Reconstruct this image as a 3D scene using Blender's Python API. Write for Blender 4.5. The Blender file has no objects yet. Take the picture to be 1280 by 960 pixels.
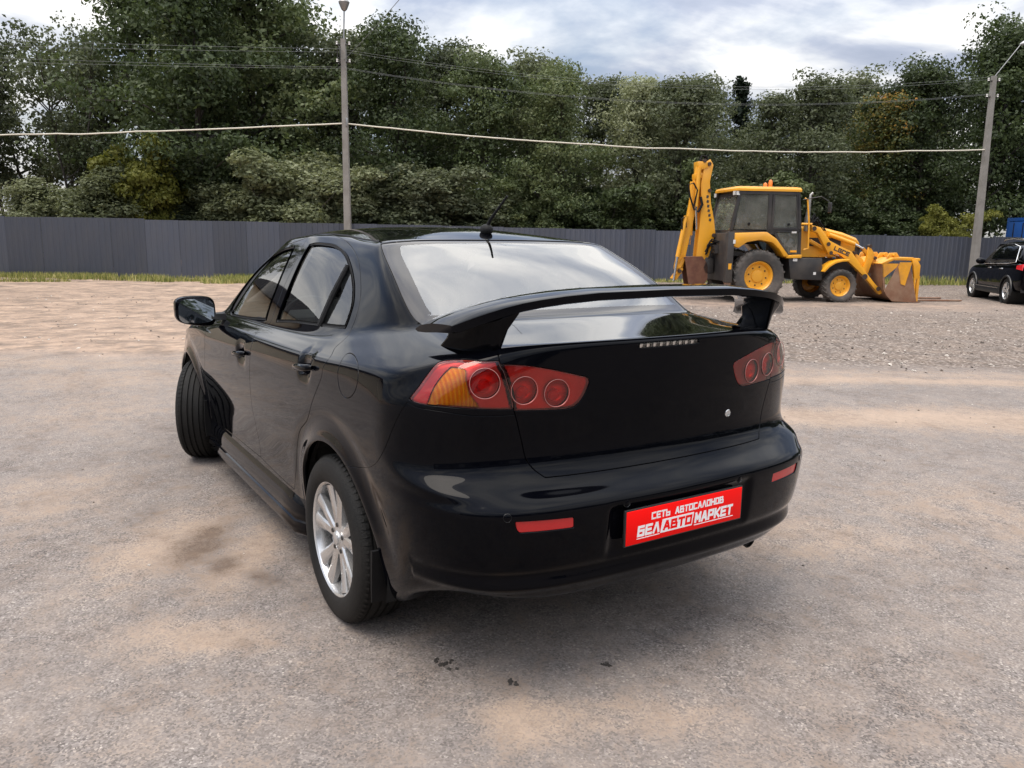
import bpy, bmesh, math, random
import numpy as np
from mathutils import Matrix, Vector, Euler
random.seed(7); rng = np.random.default_rng(7)
scene = bpy.context.scene
# ---------------------------------------------------------------- camera
CAM = np.array([-2.7787, 1.8548, 1.4600]); YAW, PITCH, ROLL = math.radians(-32.642), math.radians(-10.515), math.radians(.805)
cam_d = bpy.data.cameras.new('camera'); cam = bpy.data.objects.new('camera', cam_d); scene.collection.objects.link(cam)
cam_d.sensor_width = 36; cam_d.lens = 995.23 / 1280 * 36; cam_d.clip_start = .05; cam_d.clip_end = 3000
_f = Vector((math.cos(PITCH) * math.cos(YAW), math.cos(PITCH) * math.sin(YAW), math.sin(PITCH))); _r = Vector((math.sin(YAW), -math.cos(YAW), 0)); _u = _r.cross(_f)
_r, _u = _r * math.cos(ROLL) + _u * math.sin(ROLL), _u * math.cos(ROLL) - _r * math.sin(ROLL)
cam.matrix_world = Matrix(((_r.x, _u.x, -_f.x, CAM[0]), (_r.y, _u.y, -_f.y, CAM[1]), (_r.z, _u.z, -_f.z, CAM[2]), (0, 0, 0, 1)))
scene.camera = cam
# ---------------------------------------------------------------- sky: Nishita daylight behind a broken deck of cloud
SUN_EL, SUN_AZ = math.radians(66), math.radians(98)      # azimuth counter-clockwise from +X: high, to the left
world = bpy.data.worlds.new('World'); scene.world = world; world.use_nodes = True
def build_sky():
    nt = world.node_tree; bg = nt.nodes['Background']; bg.inputs['Strength'].default_value = .10
    sky = nt.nodes.new('ShaderNodeTexSky'); sky.sky_type = 'NISHITA'; sky.sun_disc = False
    sky.sun_elevation = SUN_EL; sky.sun_rotation = math.pi / 2 - SUN_AZ; sky.air_density = 1.0; sky.dust_density = 1.5; sky.ozone_density = 1.0
    tc = nt.nodes.new('ShaderNodeTexCoord'); sep = nt.nodes.new('ShaderNodeSeparateXYZ'); nt.links.new(tc.outputs['Generated'], sep.inputs[0])
    def M(op, a, b=0.0, clamp=False):
        m = nt.nodes.new('ShaderNodeMath'); m.operation = op; m.use_clamp = clamp
        for s, v in zip(m.inputs, (a, b)):
            if isinstance(v, bpy.types.NodeSocket): nt.links.new(v, s)
            else: s.default_value = v
        return m.outputs[0]
    zc = M('MAXIMUM', sep.outputs[2], 0.0); k = M('DIVIDE', 1.0, M('ADD', zc, .16))        # a flat cloud layer seen in perspective
    cmb = nt.nodes.new('ShaderNodeCombineXYZ'); nt.links.new(M('MULTIPLY', sep.outputs[0], k), cmb.inputs[0]); nt.links.new(M('MULTIPLY', sep.outputs[1], k), cmb.inputs[1]); cmb.inputs[2].default_value = 3.1
    def noise_(scale, det, rough, dist):
        n = nt.nodes.new('ShaderNodeTexNoise'); nt.links.new(cmb.outputs[0], n.inputs['Vector'])
        for key, v in (('Scale', scale), ('Detail', det), ('Roughness', rough), ('Distortion', dist)): n.inputs[key].default_value = v
        return n.outputs['Fac']
    def ramp_(f, *st):
        r = nt.nodes.new('ShaderNodeValToRGB'); nt.links.new(f, r.inputs[0]); el = r.color_ramp.elements
        while len(el) < len(st): el.new(.5)
        for e, (p, c) in zip(el, st): e.position = p; e.color = (*c, 1)
        return r.outputs[0]
    body = noise_(1.15, 7, .56, .5); fine = noise_(2.6, 6, .55, .3)
    mixf = M('ADD', M('MULTIPLY', body, .68), M('MULTIPLY', fine, .32))
    cloud = ramp_(mixf, (.37, (3.2, 3.65, 4.7)), (.45, (4.4, 4.8, 5.8)), (.51, (6.7, 6.9, 7.3)), (.59, (10.2, 10.0, 9.7)))
    cover = ramp_(noise_(.8, 5, .55, .4), (.36, (.42, .42, .42)), (.52, (.97, .97, .97)))
    mx = nt.nodes.new('ShaderNodeMix'); mx.data_type = 'RGBA'; nt.links.new(cover, mx.inputs[0]); nt.links.new(sky.outputs[0], mx.inputs[6]); nt.links.new(cloud, mx.inputs[7])
    ov = nt.nodes.new('ShaderNodeVectorMath'); ov.operation = 'SCALE'; nt.links.new(mx.outputs[2], ov.inputs[0]); nt.links.new(M('ADD', M('MULTIPLY', zc, 2.1), .48), ov.inputs['Scale'])   # an overcast sky is about three times as bright overhead as at the horizon
    nt.links.new(ov.outputs[0], bg.inputs['Color'])
build_sky()
sun_d = bpy.data.lights.new('sun', 'SUN'); sun = bpy.data.objects.new('sun', sun_d); scene.collection.objects.link(sun)
sun_d.energy = 1.7; sun_d.angle = math.radians(38); sun_d.color = (1.0, .90, .77)
sun.rotation_euler = Vector((-math.cos(SUN_EL) * math.cos(SUN_AZ), -math.cos(SUN_EL) * math.sin(SUN_AZ), -math.sin(SUN_EL))).to_track_quat('-Z', 'Y').to_euler()
scene.view_settings.view_transform = 'Standard'; scene.view_settings.look = 'None'; scene.view_settings.exposure = 0.55; scene.view_settings.gamma = 1.0
scene.render.engine = 'CYCLES'; scene.cycles.max_bounces = 8; scene.cycles.transparent_max_bounces = 16; scene.cycles.use_denoising = True
# ---------------------------------------------------------------- helpers
PI = math.pi
def col_link(o):
    bpy.context.scene.collection.objects.link(o); return o
def tag(o, label=None, cat=None, group=None, kind=None):
    if label: o['label'] = label
    if cat: o['category'] = cat
    if group: o['group'] = group
    if kind: o['kind'] = kind
    return o
def empty(name, loc=(0, 0, 0), rz=0.0, scale=1.0):
    o = col_link(bpy.data.objects.new(name, None)); o.location = loc; o.rotation_euler = (0, 0, rz); o.scale = (scale,) * 3
    o.empty_display_size = .2
    return o
def mesh_obj(name, verts, faces, mat=None, parent=None, smooth=False, angle=None, normals=None):
    me = bpy.data.meshes.new(name)
    me.from_pydata(np.asarray(verts, float).tolist(), [], faces if isinstance(faces, list) else faces.tolist())
    if smooth or angle is not None:
        me.polygons.foreach_set('use_smooth', np.ones(len(me.polygons), bool))
        if angle is not None: me.set_sharp_from_angle(angle=math.radians(angle))
    if normals is not None: me.normals_split_custom_set_from_vertices(np.asarray(normals, float).tolist())
    if mat is not None:
        for m in (mat if isinstance(mat, (list, tuple)) else [mat]): me.materials.append(m)
    o = col_link(bpy.data.objects.new(name, me))
    if parent is not None: o.parent = parent
    return o
def copy_tree(o, parent=None):
    c = o.copy(); col_link(c)
    if parent is not None: c.parent = parent
    for ch in list(o.children): copy_tree(ch, c)
    return c
def unit(v):
    v = np.asarray(v, float); return v / max(np.linalg.norm(v), 1e-12)
def frame_of(d):
    d = unit(d); a = np.array([0, 0, 1.]) if abs(d[2]) < .9 else np.array([1., 0, 0])
    e1 = unit(np.cross(a, d)); return e1, np.cross(d, e1), d
class MB:
    """collects simple shapes into one mesh"""
    def __init__(s): s.v = []; s.f = []
    def add(s, v, f):
        k = len(s.v); s.v += [tuple(map(float, p)) for p in v]; s.f += [tuple(int(i) + k for i in q) for q in f]; return s
    def box(s, c, d, rot=None, bev=0.0, seg=2):
        bm = bmesh.new(); bmesh.ops.create_cube(bm, size=1)
        for v in bm.verts: v.co = Vector((v.co.x * d[0], v.co.y * d[1], v.co.z * d[2]))
        if bev: bmesh.ops.bevel(bm, geom=list(bm.edges), offset=bev, segments=seg, affect='EDGES', profile=.5)
        M = Euler(rot).to_matrix() if rot is not None else Matrix.Identity(3)
        s._bm(bm, M, c); return s
    def _bm(s, bm, M, c):
        bm.verts.index_update(); c = Vector(c)
        s.add([M @ v.co + c for v in bm.verts], [[v.index for v in f.verts] for f in bm.faces]); bm.free()
    def ball(s, c, r, rot=None, u=14, v=9):
        bm = bmesh.new(); bmesh.ops.create_uvsphere(bm, u_segments=u, v_segments=v, radius=1)
        r = (r, r, r) if np.isscalar(r) else r
        for q in bm.verts: q.co = Vector((q.co.x * r[0], q.co.y * r[1], q.co.z * r[2]))
        s._bm(bm, Euler(rot).to_matrix() if rot is not None else Matrix.Identity(3), c); return s
    def rod(s, p0, p1, r0, r1=None, n=12):
        return s.tube([p0, p1], [r0, r0 if r1 is None else r1], n)
    def tube(s, pts, r, n=8, caps=True):
        pts = [np.asarray(p, float) for p in pts]; r = [r] * len(pts) if np.isscalar(r) else r
        vs = []; fs = []; e1 = None
        for i, p in enumerate(pts):
            d = unit(pts[min(i + 1, len(pts) - 1)] - pts[max(i - 1, 0)])
            if e1 is None: e1, e2, _ = frame_of(d)
            else: e1 = unit(e1 - d * (e1 @ d)); e2 = np.cross(d, e1)
            for k in range(n):
                a = 2 * PI * k / n; vs.append(p + r[i] * (math.cos(a) * e1 + math.sin(a) * e2))
        for i in range(len(pts) - 1):
            for k in range(n): fs.append((i * n + k, i * n + (k + 1) % n, (i + 1) * n + (k + 1) % n, (i + 1) * n + k))
        if caps: fs.append(tuple(range(n))[::-1]); fs.append(tuple((len(pts) - 1) * n + k for k in range(n)))
        return s.add(vs, fs)
    def lathe(s, prof, o=(0, 0, 0), axis=(0, 1, 0), n=48, closed=False, a0=0.0, a1=2 * PI):
        """prof: (radius, distance along the axis)"""
        e1, e2, d = frame_of(axis); o = np.asarray(o, float); full = abs(a1 - a0 - 2 * PI) < 1e-6; m = n if full else n + 1
        vs = []; fs = []; L = len(prof)
        for k in range(m):
            a = a0 + (a1 - a0) * k / n; c = math.cos(a) * e1 + math.sin(a) * e2
            for (r, t) in prof: vs.append(o + c * r + d * t)
        for k in range(n):
            for j in range(L if closed else L - 1):
                a, b = k * L + j, k * L + (j + 1) % L; c, e = ((k + 1) % m) * L + (j + 1) % L, ((k + 1) % m) * L + j
                fs.append((a, e, c, b))
        return s.add(vs, fs)
    def prism(s, poly, o, ex, ey, d0, d1, bev=0.0):
        """a polygon in the plane (ex, ey) at o, pushed from d0 to d1 along ex x ey"""
        bm = bmesh.new(); o = Vector(o); ex = Vector(ex); ey = Vector(ey); ez = ex.cross(ey)
        lo = [bm.verts.new(o + ex * p[0] + ey * p[1] + ez * d0) for p in poly]; hi = [bm.verts.new(o + ex * p[0] + ey * p[1] + ez * d1) for p in poly]
        n = len(poly); bm.faces.new(lo[::-1]); bm.faces.new(hi)
        for i in range(n): bm.faces.new((lo[i], lo[(i + 1) % n], hi[(i + 1) % n], hi[i]))
        bmesh.ops.recalc_face_normals(bm, faces=bm.faces[:])
        if bev:
            ed = [e for e in bm.edges if e.calc_face_angle(0) > .5]
            bmesh.ops.bevel(bm, geom=ed, offset=bev, segments=2, affect='EDGES', profile=.5, clamp_overlap=True)
        bmesh.ops.triangulate(bm, faces=[f for f in bm.faces if len(f.verts) > 4])
        s._bm(bm, Matrix.Identity(3), (0, 0, 0)); return s
    def loft(s, rings, closed=True, caps=True):
        n = len(rings[0]); vs = [p for r in rings for p in r]; fs = []
        for i in range(len(rings) - 1):
            for k in range(n if closed else n - 1): fs.append((i * n + k, i * n + (k + 1) % n, (i + 1) * n + (k + 1) % n, (i + 1) * n + k))
        if caps: fs.append(tuple(range(n))[::-1]); fs.append(tuple((len(rings) - 1) * n + k for k in range(n)))
        return s.add(vs, fs)
    def build(s, name, mat, parent=None, angle=35, fix=True):
        me = bpy.data.meshes.new(name); me.from_pydata(s.v, [], s.f)
        if fix:
            bm = bmesh.new(); bm.from_mesh(me); bmesh.ops.recalc_face_normals(bm, faces=bm.faces[:]); bm.to_mesh(me); bm.free()
        if angle:
            me.polygons.foreach_set('use_smooth', np.ones(len(me.polygons), bool)); me.set_sharp_from_angle(angle=math.radians(angle))
        for m in (mat if isinstance(mat, (list, tuple)) else [mat]): me.materials.append(m)
        o = col_link(bpy.data.objects.new(name, me))
        if parent is not None: o.parent = parent
        return o
def text_mesh(name, body, size, mat, parent, M, extrude=.0006, bold=0.0, shear=0.0, spacing=1.0, width=None):
    """flat lettering as a mesh, centred; M maps text x/y to the surface"""
    cu = bpy.data.curves.new(name + '_curve', 'FONT'); cu.body = body; cu.size = size; cu.align_x = 'CENTER'; cu.align_y = 'CENTER'
    cu.extrude = extrude; cu.offset = bold; cu.shear = shear; cu.space_character = spacing; cu.resolution_u = 4
    t = bpy.data.objects.new(name + '_text', cu); col_link(t); bpy.context.view_layer.update()
    me = bpy.data.meshes.new_from_object(t.evaluated_get(bpy.context.evaluated_depsgraph_get())); me.name = name
    bpy.data.objects.remove(t); bpy.data.curves.remove(cu)
    co = np.array([v.co for v in me.vertices]); mn, mx = co.min(0), co.max(0); co[:, :2] -= (mn[:2] + mx[:2]) / 2
    if width: co[:, 0] *= width / (mx[0] - mn[0])
    me.vertices.foreach_set('co', co.astype(np.float32).ravel()); me.transform(M); me.materials.clear(); me.materials.append(mat)
    o = col_link(bpy.data.objects.new(name, me))
    if parent is not None: o.parent = parent
    return o
def basis(o, ex, ey):
    ex = Vector(ex).normalized(); ey = Vector(ey); ey = (ey - ex * ey.dot(ex)).normalized(); ez = ex.cross(ey)
    M = Matrix.Identity(4)
    for i in range(3): M[i][0] = ex[i]; M[i][1] = ey[i]; M[i][2] = ez[i]; M[i][3] = o[i]
    return M
# ---- materials
def mat_new(name):
    m = bpy.data.materials.new(name); m.use_nodes = True; nt = m.node_tree
    return m, nt, nt.nodes['Principled BSDF'], nt.nodes['Material Output']
def nd(nt, typ, **kw):
    n = nt.nodes.new(typ)
    for k, v in kw.items():
        if k == 'ins':
            for a, b in v.items():
                if hasattr(b, 'is_linked') or isinstance(b, bpy.types.NodeSocket): nt.links.new(b, n.inputs[a])
                else: n.inputs[a].default_value = b
        else: setattr(n, k, v)
    return n
def noise(nt, vec, scale, detail=4, rough=.55, dist=0.0):
    return nd(nt, 'ShaderNodeTexNoise', ins={'Vector': vec, 'Scale': scale, 'Detail': detail, 'Roughness': rough, 'Distortion': dist}).outputs['Fac']
def ramp(nt, fac, *stops):
    r = nd(nt, 'ShaderNodeValToRGB', ins={'Fac': fac}); el = r.color_ramp.elements
    while len(el) < len(stops): el.new(.5)
    for e, (p, c) in zip(el, stops):
        e.position = p; e.color = (c, c, c, 1) if np.isscalar(c) else (*c, 1)
    return r.outputs['Color']
def mixc(nt, fac, a, b, mode='MIX'):
    m = nt.nodes.new('ShaderNodeMix'); m.data_type = 'RGBA'; m.blend_type = mode
    for sock, v in ((m.inputs[0], fac), (m.inputs[6], a), (m.inputs[7], b)):
        if isinstance(v, bpy.types.NodeSocket): nt.links.new(v, sock)
        else: sock.default_value = v if np.isscalar(v) else (*v, 1)
    return m.outputs[2]
def mth(nt, op, a, b=0.0, c=0.0, clamp=False):
    m = nt.nodes.new('ShaderNodeMath'); m.operation = op; m.use_clamp = clamp
    for s, v in zip(m.inputs, (a, b, c)):
        if isinstance(v, bpy.types.NodeSocket): nt.links.new(v, s)
        else: s.default_value = v
    return m.outputs[0]
def bump(nt, h, strength, dist):
    return nd(nt, 'ShaderNodeBump', ins={'Height': h, 'Strength': strength, 'Distance': dist}).outputs['Normal']
def coords(nt, which='Object'): return nt.nodes.new('ShaderNodeTexCoord').outputs[which]
def plain(name, col, rough=.5, metal=0.0, coat=0.0, spec=.5, var=.12, vscale=6.0, dirt=None, dirt_amt=.5, coat_rough=.03, bumpy=0.0, bscale=60):
    """a principled surface with slight blotches of colour and roughness, optional dust"""
    m, nt, b, out = mat_new(name); co = coords(nt)
    n1 = noise(nt, co, vscale, 5)
    c = mixc(nt, n1, tuple(x * (1 - var) for x in col), tuple(min(1, x * (1 + var)) for x in col))
    if dirt:
        f = ramp(nt, noise(nt, co, vscale * .6, 6, .65), (.42, 0), (.68, 1)); c = mixc(nt, mth(nt, 'MULTIPLY', f, dirt_amt), c, dirt)
    nt.links.new(c, b.inputs['Base Color'])
    nt.links.new(nd(nt, 'ShaderNodeMapRange', ins={'Value': noise(nt, co, vscale * 2.3, 3), 'To Min': max(.02, rough * .8), 'To Max': min(1, rough * 1.2)}).outputs[0], b.inputs['Roughness'])
    b.inputs['Metallic'].default_value = metal; b.inputs['Coat Weight'].default_value = coat; b.inputs['Coat Roughness'].default_value = coat_rough
    b.inputs['Specular IOR Level'].default_value = spec
    if bumpy: nt.links.new(bump(nt, noise(nt, co, bscale, 3), bumpy, .01), b.inputs['Normal'])
    return m
def thin_glass(name, tint, rough=0.0, ior=1.5, boost=1.0, film=0.0, dust=0.0):
    """a single thin pane: tinted see-through plus a mirror reflection by Fresnel"""
    m, nt, b, out = mat_new(name); nt.nodes.remove(b)
    fr = nd(nt, 'ShaderNodeFresnel', ins={'IOR': ior}).outputs[0]
    f = mth(nt, 'MULTIPLY_ADD', fr, boost, film, clamp=True)
    t = nd(nt, 'ShaderNodeBsdfTransparent', ins={'Color': (*tint, 1)}); g = nd(nt, 'ShaderNodeBsdfGlossy', ins={'Roughness': rough})
    mx = nd(nt, 'ShaderNodeMixShader', ins={0: f}); nt.links.new(t.outputs[0], mx.inputs[1]); nt.links.new(g.outputs[0], mx.inputs[2])
    res = mx.outputs[0]
    if dust:                                            # a film of dust on the pane
        co = coords(nt); d = nd(nt, 'ShaderNodeBsdfDiffuse', ins={'Color': (.42, .42, .38, 1)}); m2 = nd(nt, 'ShaderNodeMixShader', ins={0: mth(nt, 'MULTIPLY', ramp(nt, noise(nt, co, 2.5, 5, .6), (.25, .35), (.75, 1)), dust)})
        nt.links.new(res, m2.inputs[1]); nt.links.new(d.outputs[0], m2.inputs[2]); res = m2.outputs[0]
    nt.links.new(res, out.inputs['Surface'])
    return m
# ---------------------------------------------------------------- materials
MAT = {}
def build_materials():
    m, nt, b, out = mat_new('black_car_paint'); co = coords(nt)
    dust = ramp(nt, noise(nt, co, 2.2, 6, .62), (.45, 0), (.75, 1))
    c = mixc(nt, mth(nt, 'MULTIPLY', dust, .015), (.0012, .0014, .0026), (.10, .09, .075)); nt.links.new(c, b.inputs['Base Color'])
    b.inputs['Roughness'].default_value = .5; b.inputs['Specular IOR Level'].default_value = 0
    facing = nd(nt, 'ShaderNodeLayerWeight', ins={'Blend': .5}).outputs['Facing']             # lacquer: weak mirror seen straight on, strong at a glance
    fac = mth(nt, 'MULTIPLY_ADD', mth(nt, 'POWER', facing, 5.0), 1.0, .010, clamp=True)
    g = nd(nt, 'ShaderNodeBsdfGlossy', ins={'Color': (.97, .98, 1.0, 1)}); nt.links.new(nd(nt, 'ShaderNodeMapRange', ins={'Value': noise(nt, co, 5, 5), 'To Min': .01, 'To Max': .055}).outputs[0], g.inputs['Roughness'])
    mx = nd(nt, 'ShaderNodeMixShader', ins={0: fac}); nt.links.new(b.outputs[0], mx.inputs[1]); nt.links.new(g.outputs[0], mx.inputs[2]); nt.links.new(mx.outputs[0], out.inputs['Surface'])
    MAT['paint'] = m
    MAT['glass'] = thin_glass('tinted_window_glass', (.56, .60, .58), 0.0, 1.52, 1.6)
    MAT['rear_glass'] = thin_glass('tinted_rear_glass', (.40, .43, .42), 0.0, 1.52, 1.8, .12)
    MAT['frit'] = plain('dark_printed_glass', (.030, .027, .026), .06, spec=.5)
    MAT['trim'] = plain('black_plastic_trim', (.012, .012, .013), .38, bumpy=.1, bscale=300)
    MAT['rubber'] = plain('black_rubber', (.006, .006, .0065), .65, bumpy=.15, spec=.25, bscale=200)
    MAT['black_matt'] = plain('matt_black', (.006, .006, .006), .9)
    MAT['tyre'] = plain('tyre_rubber', (.008, .0078, .0076), .7, dirt=(.05, .042, .034), dirt_amt=.16, spec=.25, vscale=5, bumpy=.25, bscale=160)
    MAT['alloy'] = plain('silver_alloy', (.62, .62, .62), .26, metal=.75, coat=.6, var=.05, dirt=(.30, .27, .23), dirt_amt=.25)
    MAT['dark_metal'] = plain('sooty_steel', (.045, .042, .04), .45, metal=.8, dirt=(.08, .05, .03))
    MAT['mirror'] = plain('mirror_glass', (.72, .78, .82), .02, metal=1, var=.02)
    MAT['clear_lens'] = plain('clear_lens', (.62, .60, .58), .12, metal=.35, coat=1)
    MAT['chrome_soft'] = plain('lamp_chrome', (.75, .73, .70), .2, metal=1)
    MAT['chrome_pink'] = plain('lamp_ring_chrome', (.50, .20, .18), .3, metal=.4)
    MAT['red_lens'] = thin_glass('red_lamp_lens', (.92, .23, .18), .01, 1.5, 1.5); MAT['clear_glass'] = thin_glass('clear_lamp_lens', (.95, .95, .95), .02, 1.5, 1.0)
    MAT['amber_lens'] = thin_glass('amber_lamp_lens', (1.0, .84, .50), .01, 1.5, 1.0)
    MAT['lamp_bowl'] = plain('lamp_housing', (.60, .30, .27), .22, metal=.45, vscale=11, var=.5)
    m, nt, b, out = mat_new('amber_reflector'); co = coords(nt); wv = nt.nodes.new('ShaderNodeTexWave'); wv.wave_type = 'BANDS'; wv.bands_direction = 'Y'; nt.links.new(co, wv.inputs['Vector']); wv.inputs['Scale'].default_value = 30; wv.inputs['Distortion'].default_value = 2.5; wv.inputs['Detail Scale'].default_value = 12
    nt.links.new(mixc(nt, wv.outputs['Fac'], (.90, .27, .01), (1.0, .48, .03)), b.inputs['Base Color']); b.inputs['Roughness'].default_value = .3; b.inputs['Metallic'].default_value = .15; nt.links.new(bump(nt, wv.outputs['Fac'], .6, .01), b.inputs['Normal']); MAT['amber_bowl'] = m
    MAT['lamp_white'] = plain('lamp_white', (.75, .74, .72), .4)
    MAT['red_bowl'] = plain('red_reflector_bowl', (.80, .20, .17), .22, metal=.35, vscale=40)
    MAT['red_bulb'] = plain('red_lamp_centre', (.85, .07, .06), .3, metal=.0)
    MAT['red_reflector'] = plain('red_bumper_reflector', (.46, .008, .010), .2, coat=.4)
    MAT['plate_red'] = plain('red_dealer_plate', (.90, .004, .003), .5, var=.02, spec=.15)
    MAT['plate_white'] = plain('white_plate_print', (.86, .84, .84), .4, var=.02)
    MAT['cabin'] = plain('dark_cabin_plastic', (.03, .03, .032), .6)
    MAT['seat'] = plain('dark_grey_seat_cloth', (.045, .045, .05), .8, bumpy=.3, bscale=200)
build_materials()
# ---------------------------------------------------------------- sedan body surface
# car space: X forward, Y left, Z up, origin under the middle of the rear axle
def _keys(n, ks):
    c = sorted(ks); return np.interp(np.arange(n), c, [ks[k] for k in c])
def sedan_grid():
    N = 23
    side_x = [-.40, -.15, .10, .35, .65, 1.0, 1.35, 1.70, 2.05, 2.35, 2.65, 2.95, 3.20]
    wf = _keys(N, {0: 1, 5: .988, 6: .995, 8: 1, 15: 1, 16: .998, 17: .985, 18: .955})
    rows = []
    def low(ys, zs, xc, zr, xf, zf, kind, zc=None):
        x = np.zeros(N); y = np.zeros(N); z = np.zeros(N)
        if kind == 'b':
            dx = [0, .008, .030, .080, .190, .37]; yy = [0, .27, .49, .675, .802, .865]
        else:
            dx = [0, .012, .040, .090, .180, .335]; yy = [0, .28, .50, .68, .808, .866]
        k = ys / .88; xc = xc + (.014 if kind == 'b' else .020)
        for i in range(6): x[i] = xc + dx[i]; y[i] = yy[i] * (k if i > 3 else (1 + (k - 1) * i / 4)); z[i] = zr
        z[:] = _keys(N, zc) if zc else _keys(N, {0: zr, 2: zr, 3: zr + (.015 if kind == 'b' and zr < .5 else 0), 4: zr + (.02 if kind == 'b' and zr < .5 else 0), 6: zs + (zr - zs) * .12, 7: zs, 15: zs, 18: zf + (zs - zf) * .3, 19: zf, 22: zf})
        if kind == 't' and ys < .8815 and zr < .73: x[3] -= .012; x[2] -= .003; x[4] -= .030 if zr < .71 else .044; x[5] -= .02 if zr < .71 else .03       # the bumper ledge dies out round the corner
        if zc: x[4] += .02; y[3] -= .006; y[4] -= .016; y[5] -= .010
        for i in range(6, 19): x[i] = side_x[i - 6] + (.0 if i > 6 else 0); y[i] = ys * wf[i]
        for i, k_ in ((16, .010), (17, .05), (18, .11)): y[i] *= 1 - k_ * np.clip((zf - .50) / .2, 0, 1.2)
        s = (xf - 3.2)
        for i, (fx, fy) in zip(range(19, 23), ((.55, .80), (.86, .56), (.97, .28), (1, 0))):
            x[i] = 3.2 + s * fx; y[i] = fy * ys * (1 - .10 * np.clip((zf - .50) / .2, 0, 1.2))
        rows.append(np.stack([x, y, z], -1))
    low(.60, .21, -.77, .345, 3.42, .20, 'b')
    low(.755, .175, -.865, .330, 3.52, .18, 'b')
    low(.822, .235, -.930, .352, 3.57, .24, 'b')
    low(.845, .36, -.960, .42, 3.60, .36, 'b')
    low(.862, .50, -.977, .515, 3.61, .46, 'b')
    low(.873, .60, -.985, .612, 3.60, .54, 'b')
    low(.877, .66, -.985, .652, 3.585, .58, 'b')
    low(.879, .70, -.965, .675, 3.57, .61, 'b')
    low(.880, .735, -.924, .704, 3.55, .635, 't')
    low(.881, .775, -.892, .738, 3.53, .66, 't')
    low(.881, .83, -.866, .795, 3.51, .685, 't')
    low(.880, .885, -.877, .95, 3.49, .71, 't')
    low(.872, .93, -.874, 1.09, 3.46, .73, 't', {0: 1.095, 3: 1.075, 4: 1.022, 5: .987, 6: .968, 7: .955, 9: .94, 12: .925, 15: .88, 16: .85, 17: .805, 18: .76, 19: .735, 22: .725})
    # shoulder loop and everything above it: explicit key columns
    def keyed(ks):
        c = sorted(ks); P = np.array([ks[k] for k in c], float)
        rows.append(np.stack([np.interp(np.arange(N), c, P[:, j]) for j in range(3)], -1))
        k = len(rows) - 18                    # the windscreen and its pillars lean well forward
        if 2 <= k < 7: rows[-1][:, 0] -= (0, 0, .02, .03, .04, .04, .02)[k] * np.interp(np.arange(N), [0, 4, 7], [1, 1, 0]); rows[-1][:, 1] += (0, 0, .006, .010, .014, .014, .008)[k] * np.interp(np.arange(N), [1, 3, 4, 7], [0, 1, 1, 0])
        if 0 <= k < 7: rows[-1][:, 0] += (.12, .15, .18, .135, .07, .06, .04)[k] * np.interp(np.arange(N), [11, 14], [0, 1])
    keyed({0: (-.855, 0, 1.129), 1: (-.843, .28, 1.128), 2: (-.813, .48, 1.124), 3: (-.752, .642, 1.108), 4: (-.645, .755, 1.068), 5: (-.54, .832, 1.035), 6: (-.36, .853, 1.017),
           7: (-.13, .860, 1.002), 8: (.10, .860, .990), 9: (.35, .858, .981), 10: (.65, .857, .973), 11: (1.0, .857, .966), 13: (1.70, .855, .955), 15: (2.3, .848, .92), 16: (2.6, .838, .89), 17: (2.9, .805, .83), 18: (3.12, .755, .785), 19: (3.30, .65, .76), 20: (3.40, .47, .75), 21: (3.44, .24, .745), 22: (3.45, 0, .74)})
    keyed({0: (-.839, 0, 1.1405), 1: (-.827, .28, 1.1395), 2: (-.796, .47, 1.1355), 3: (-.737, .630, 1.120), 4: (-.645, .745, 1.080), 5: (-.48, .812, 1.055), 6: (-.29, .836, 1.036),
           7: (-.07, .843, 1.018), 8: (.14, .842, 1.005), 9: (.37, .840, .997), 10: (.66, .838, .989), 11: (1.0, .837, .981), 13: (1.69, .835, .968), 15: (2.25, .825, .94), 16: (2.53, .81, .915), 17: (2.82, .77, .86), 18: (3.03, .715, .815), 19: (3.2, .62, .79), 20: (3.31, .45, .775), 21: (3.36, .23, .77), 22: (3.37, 0, .765)})
    keyed({0: (-.80, 0, 1.141), 1: (-.79, .28, 1.141), 2: (-.76, .465, 1.138), 3: (-.70, .628, 1.126), 4: (-.57, .730, 1.094), 5: (-.40, .795, 1.070), 6: (-.21, .820, 1.048),
           7: (0, .826, 1.030), 8: (.19, .826, 1.018), 9: (.40, .823, 1.010), 10: (.68, .820, 1.001), 11: (1.01, .819, .992), 13: (1.68, .817, .976), 15: (2.2, .80, .957), 16: (2.45, .77, .94), 17: (2.7, .72, .90), 18: (2.87, .65, .865), 19: (3.0, .55, .84), 20: (3.08, .40, .83), 21: (3.12, .20, .825), 22: (3.13, 0, .825)})
    keyed({0: (-.60, 0, 1.148), 1: (-.595, .27, 1.148), 2: (-.58, .455, 1.142), 3: (-.54, .620, 1.131), 4: (-.44, .712, 1.112), 5: (-.28, .770, 1.087), 6: (-.10, .798, 1.062),
           7: (.08, .808, 1.042), 8: (.25, .809, 1.029), 9: (.44, .807, 1.020), 10: (.70, .804, 1.010), 11: (1.02, .802, 1.001), 13: (1.66, .80, .984), 15: (2.14, .775, .973), 17: (2.53, .67, .945), 18: (2.66, .58, .925), 19: (2.75, .46, .91), 20: (2.81, .31, .90), 21: (2.84, .16, .895), 22: (2.85, 0, .895)})
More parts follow.
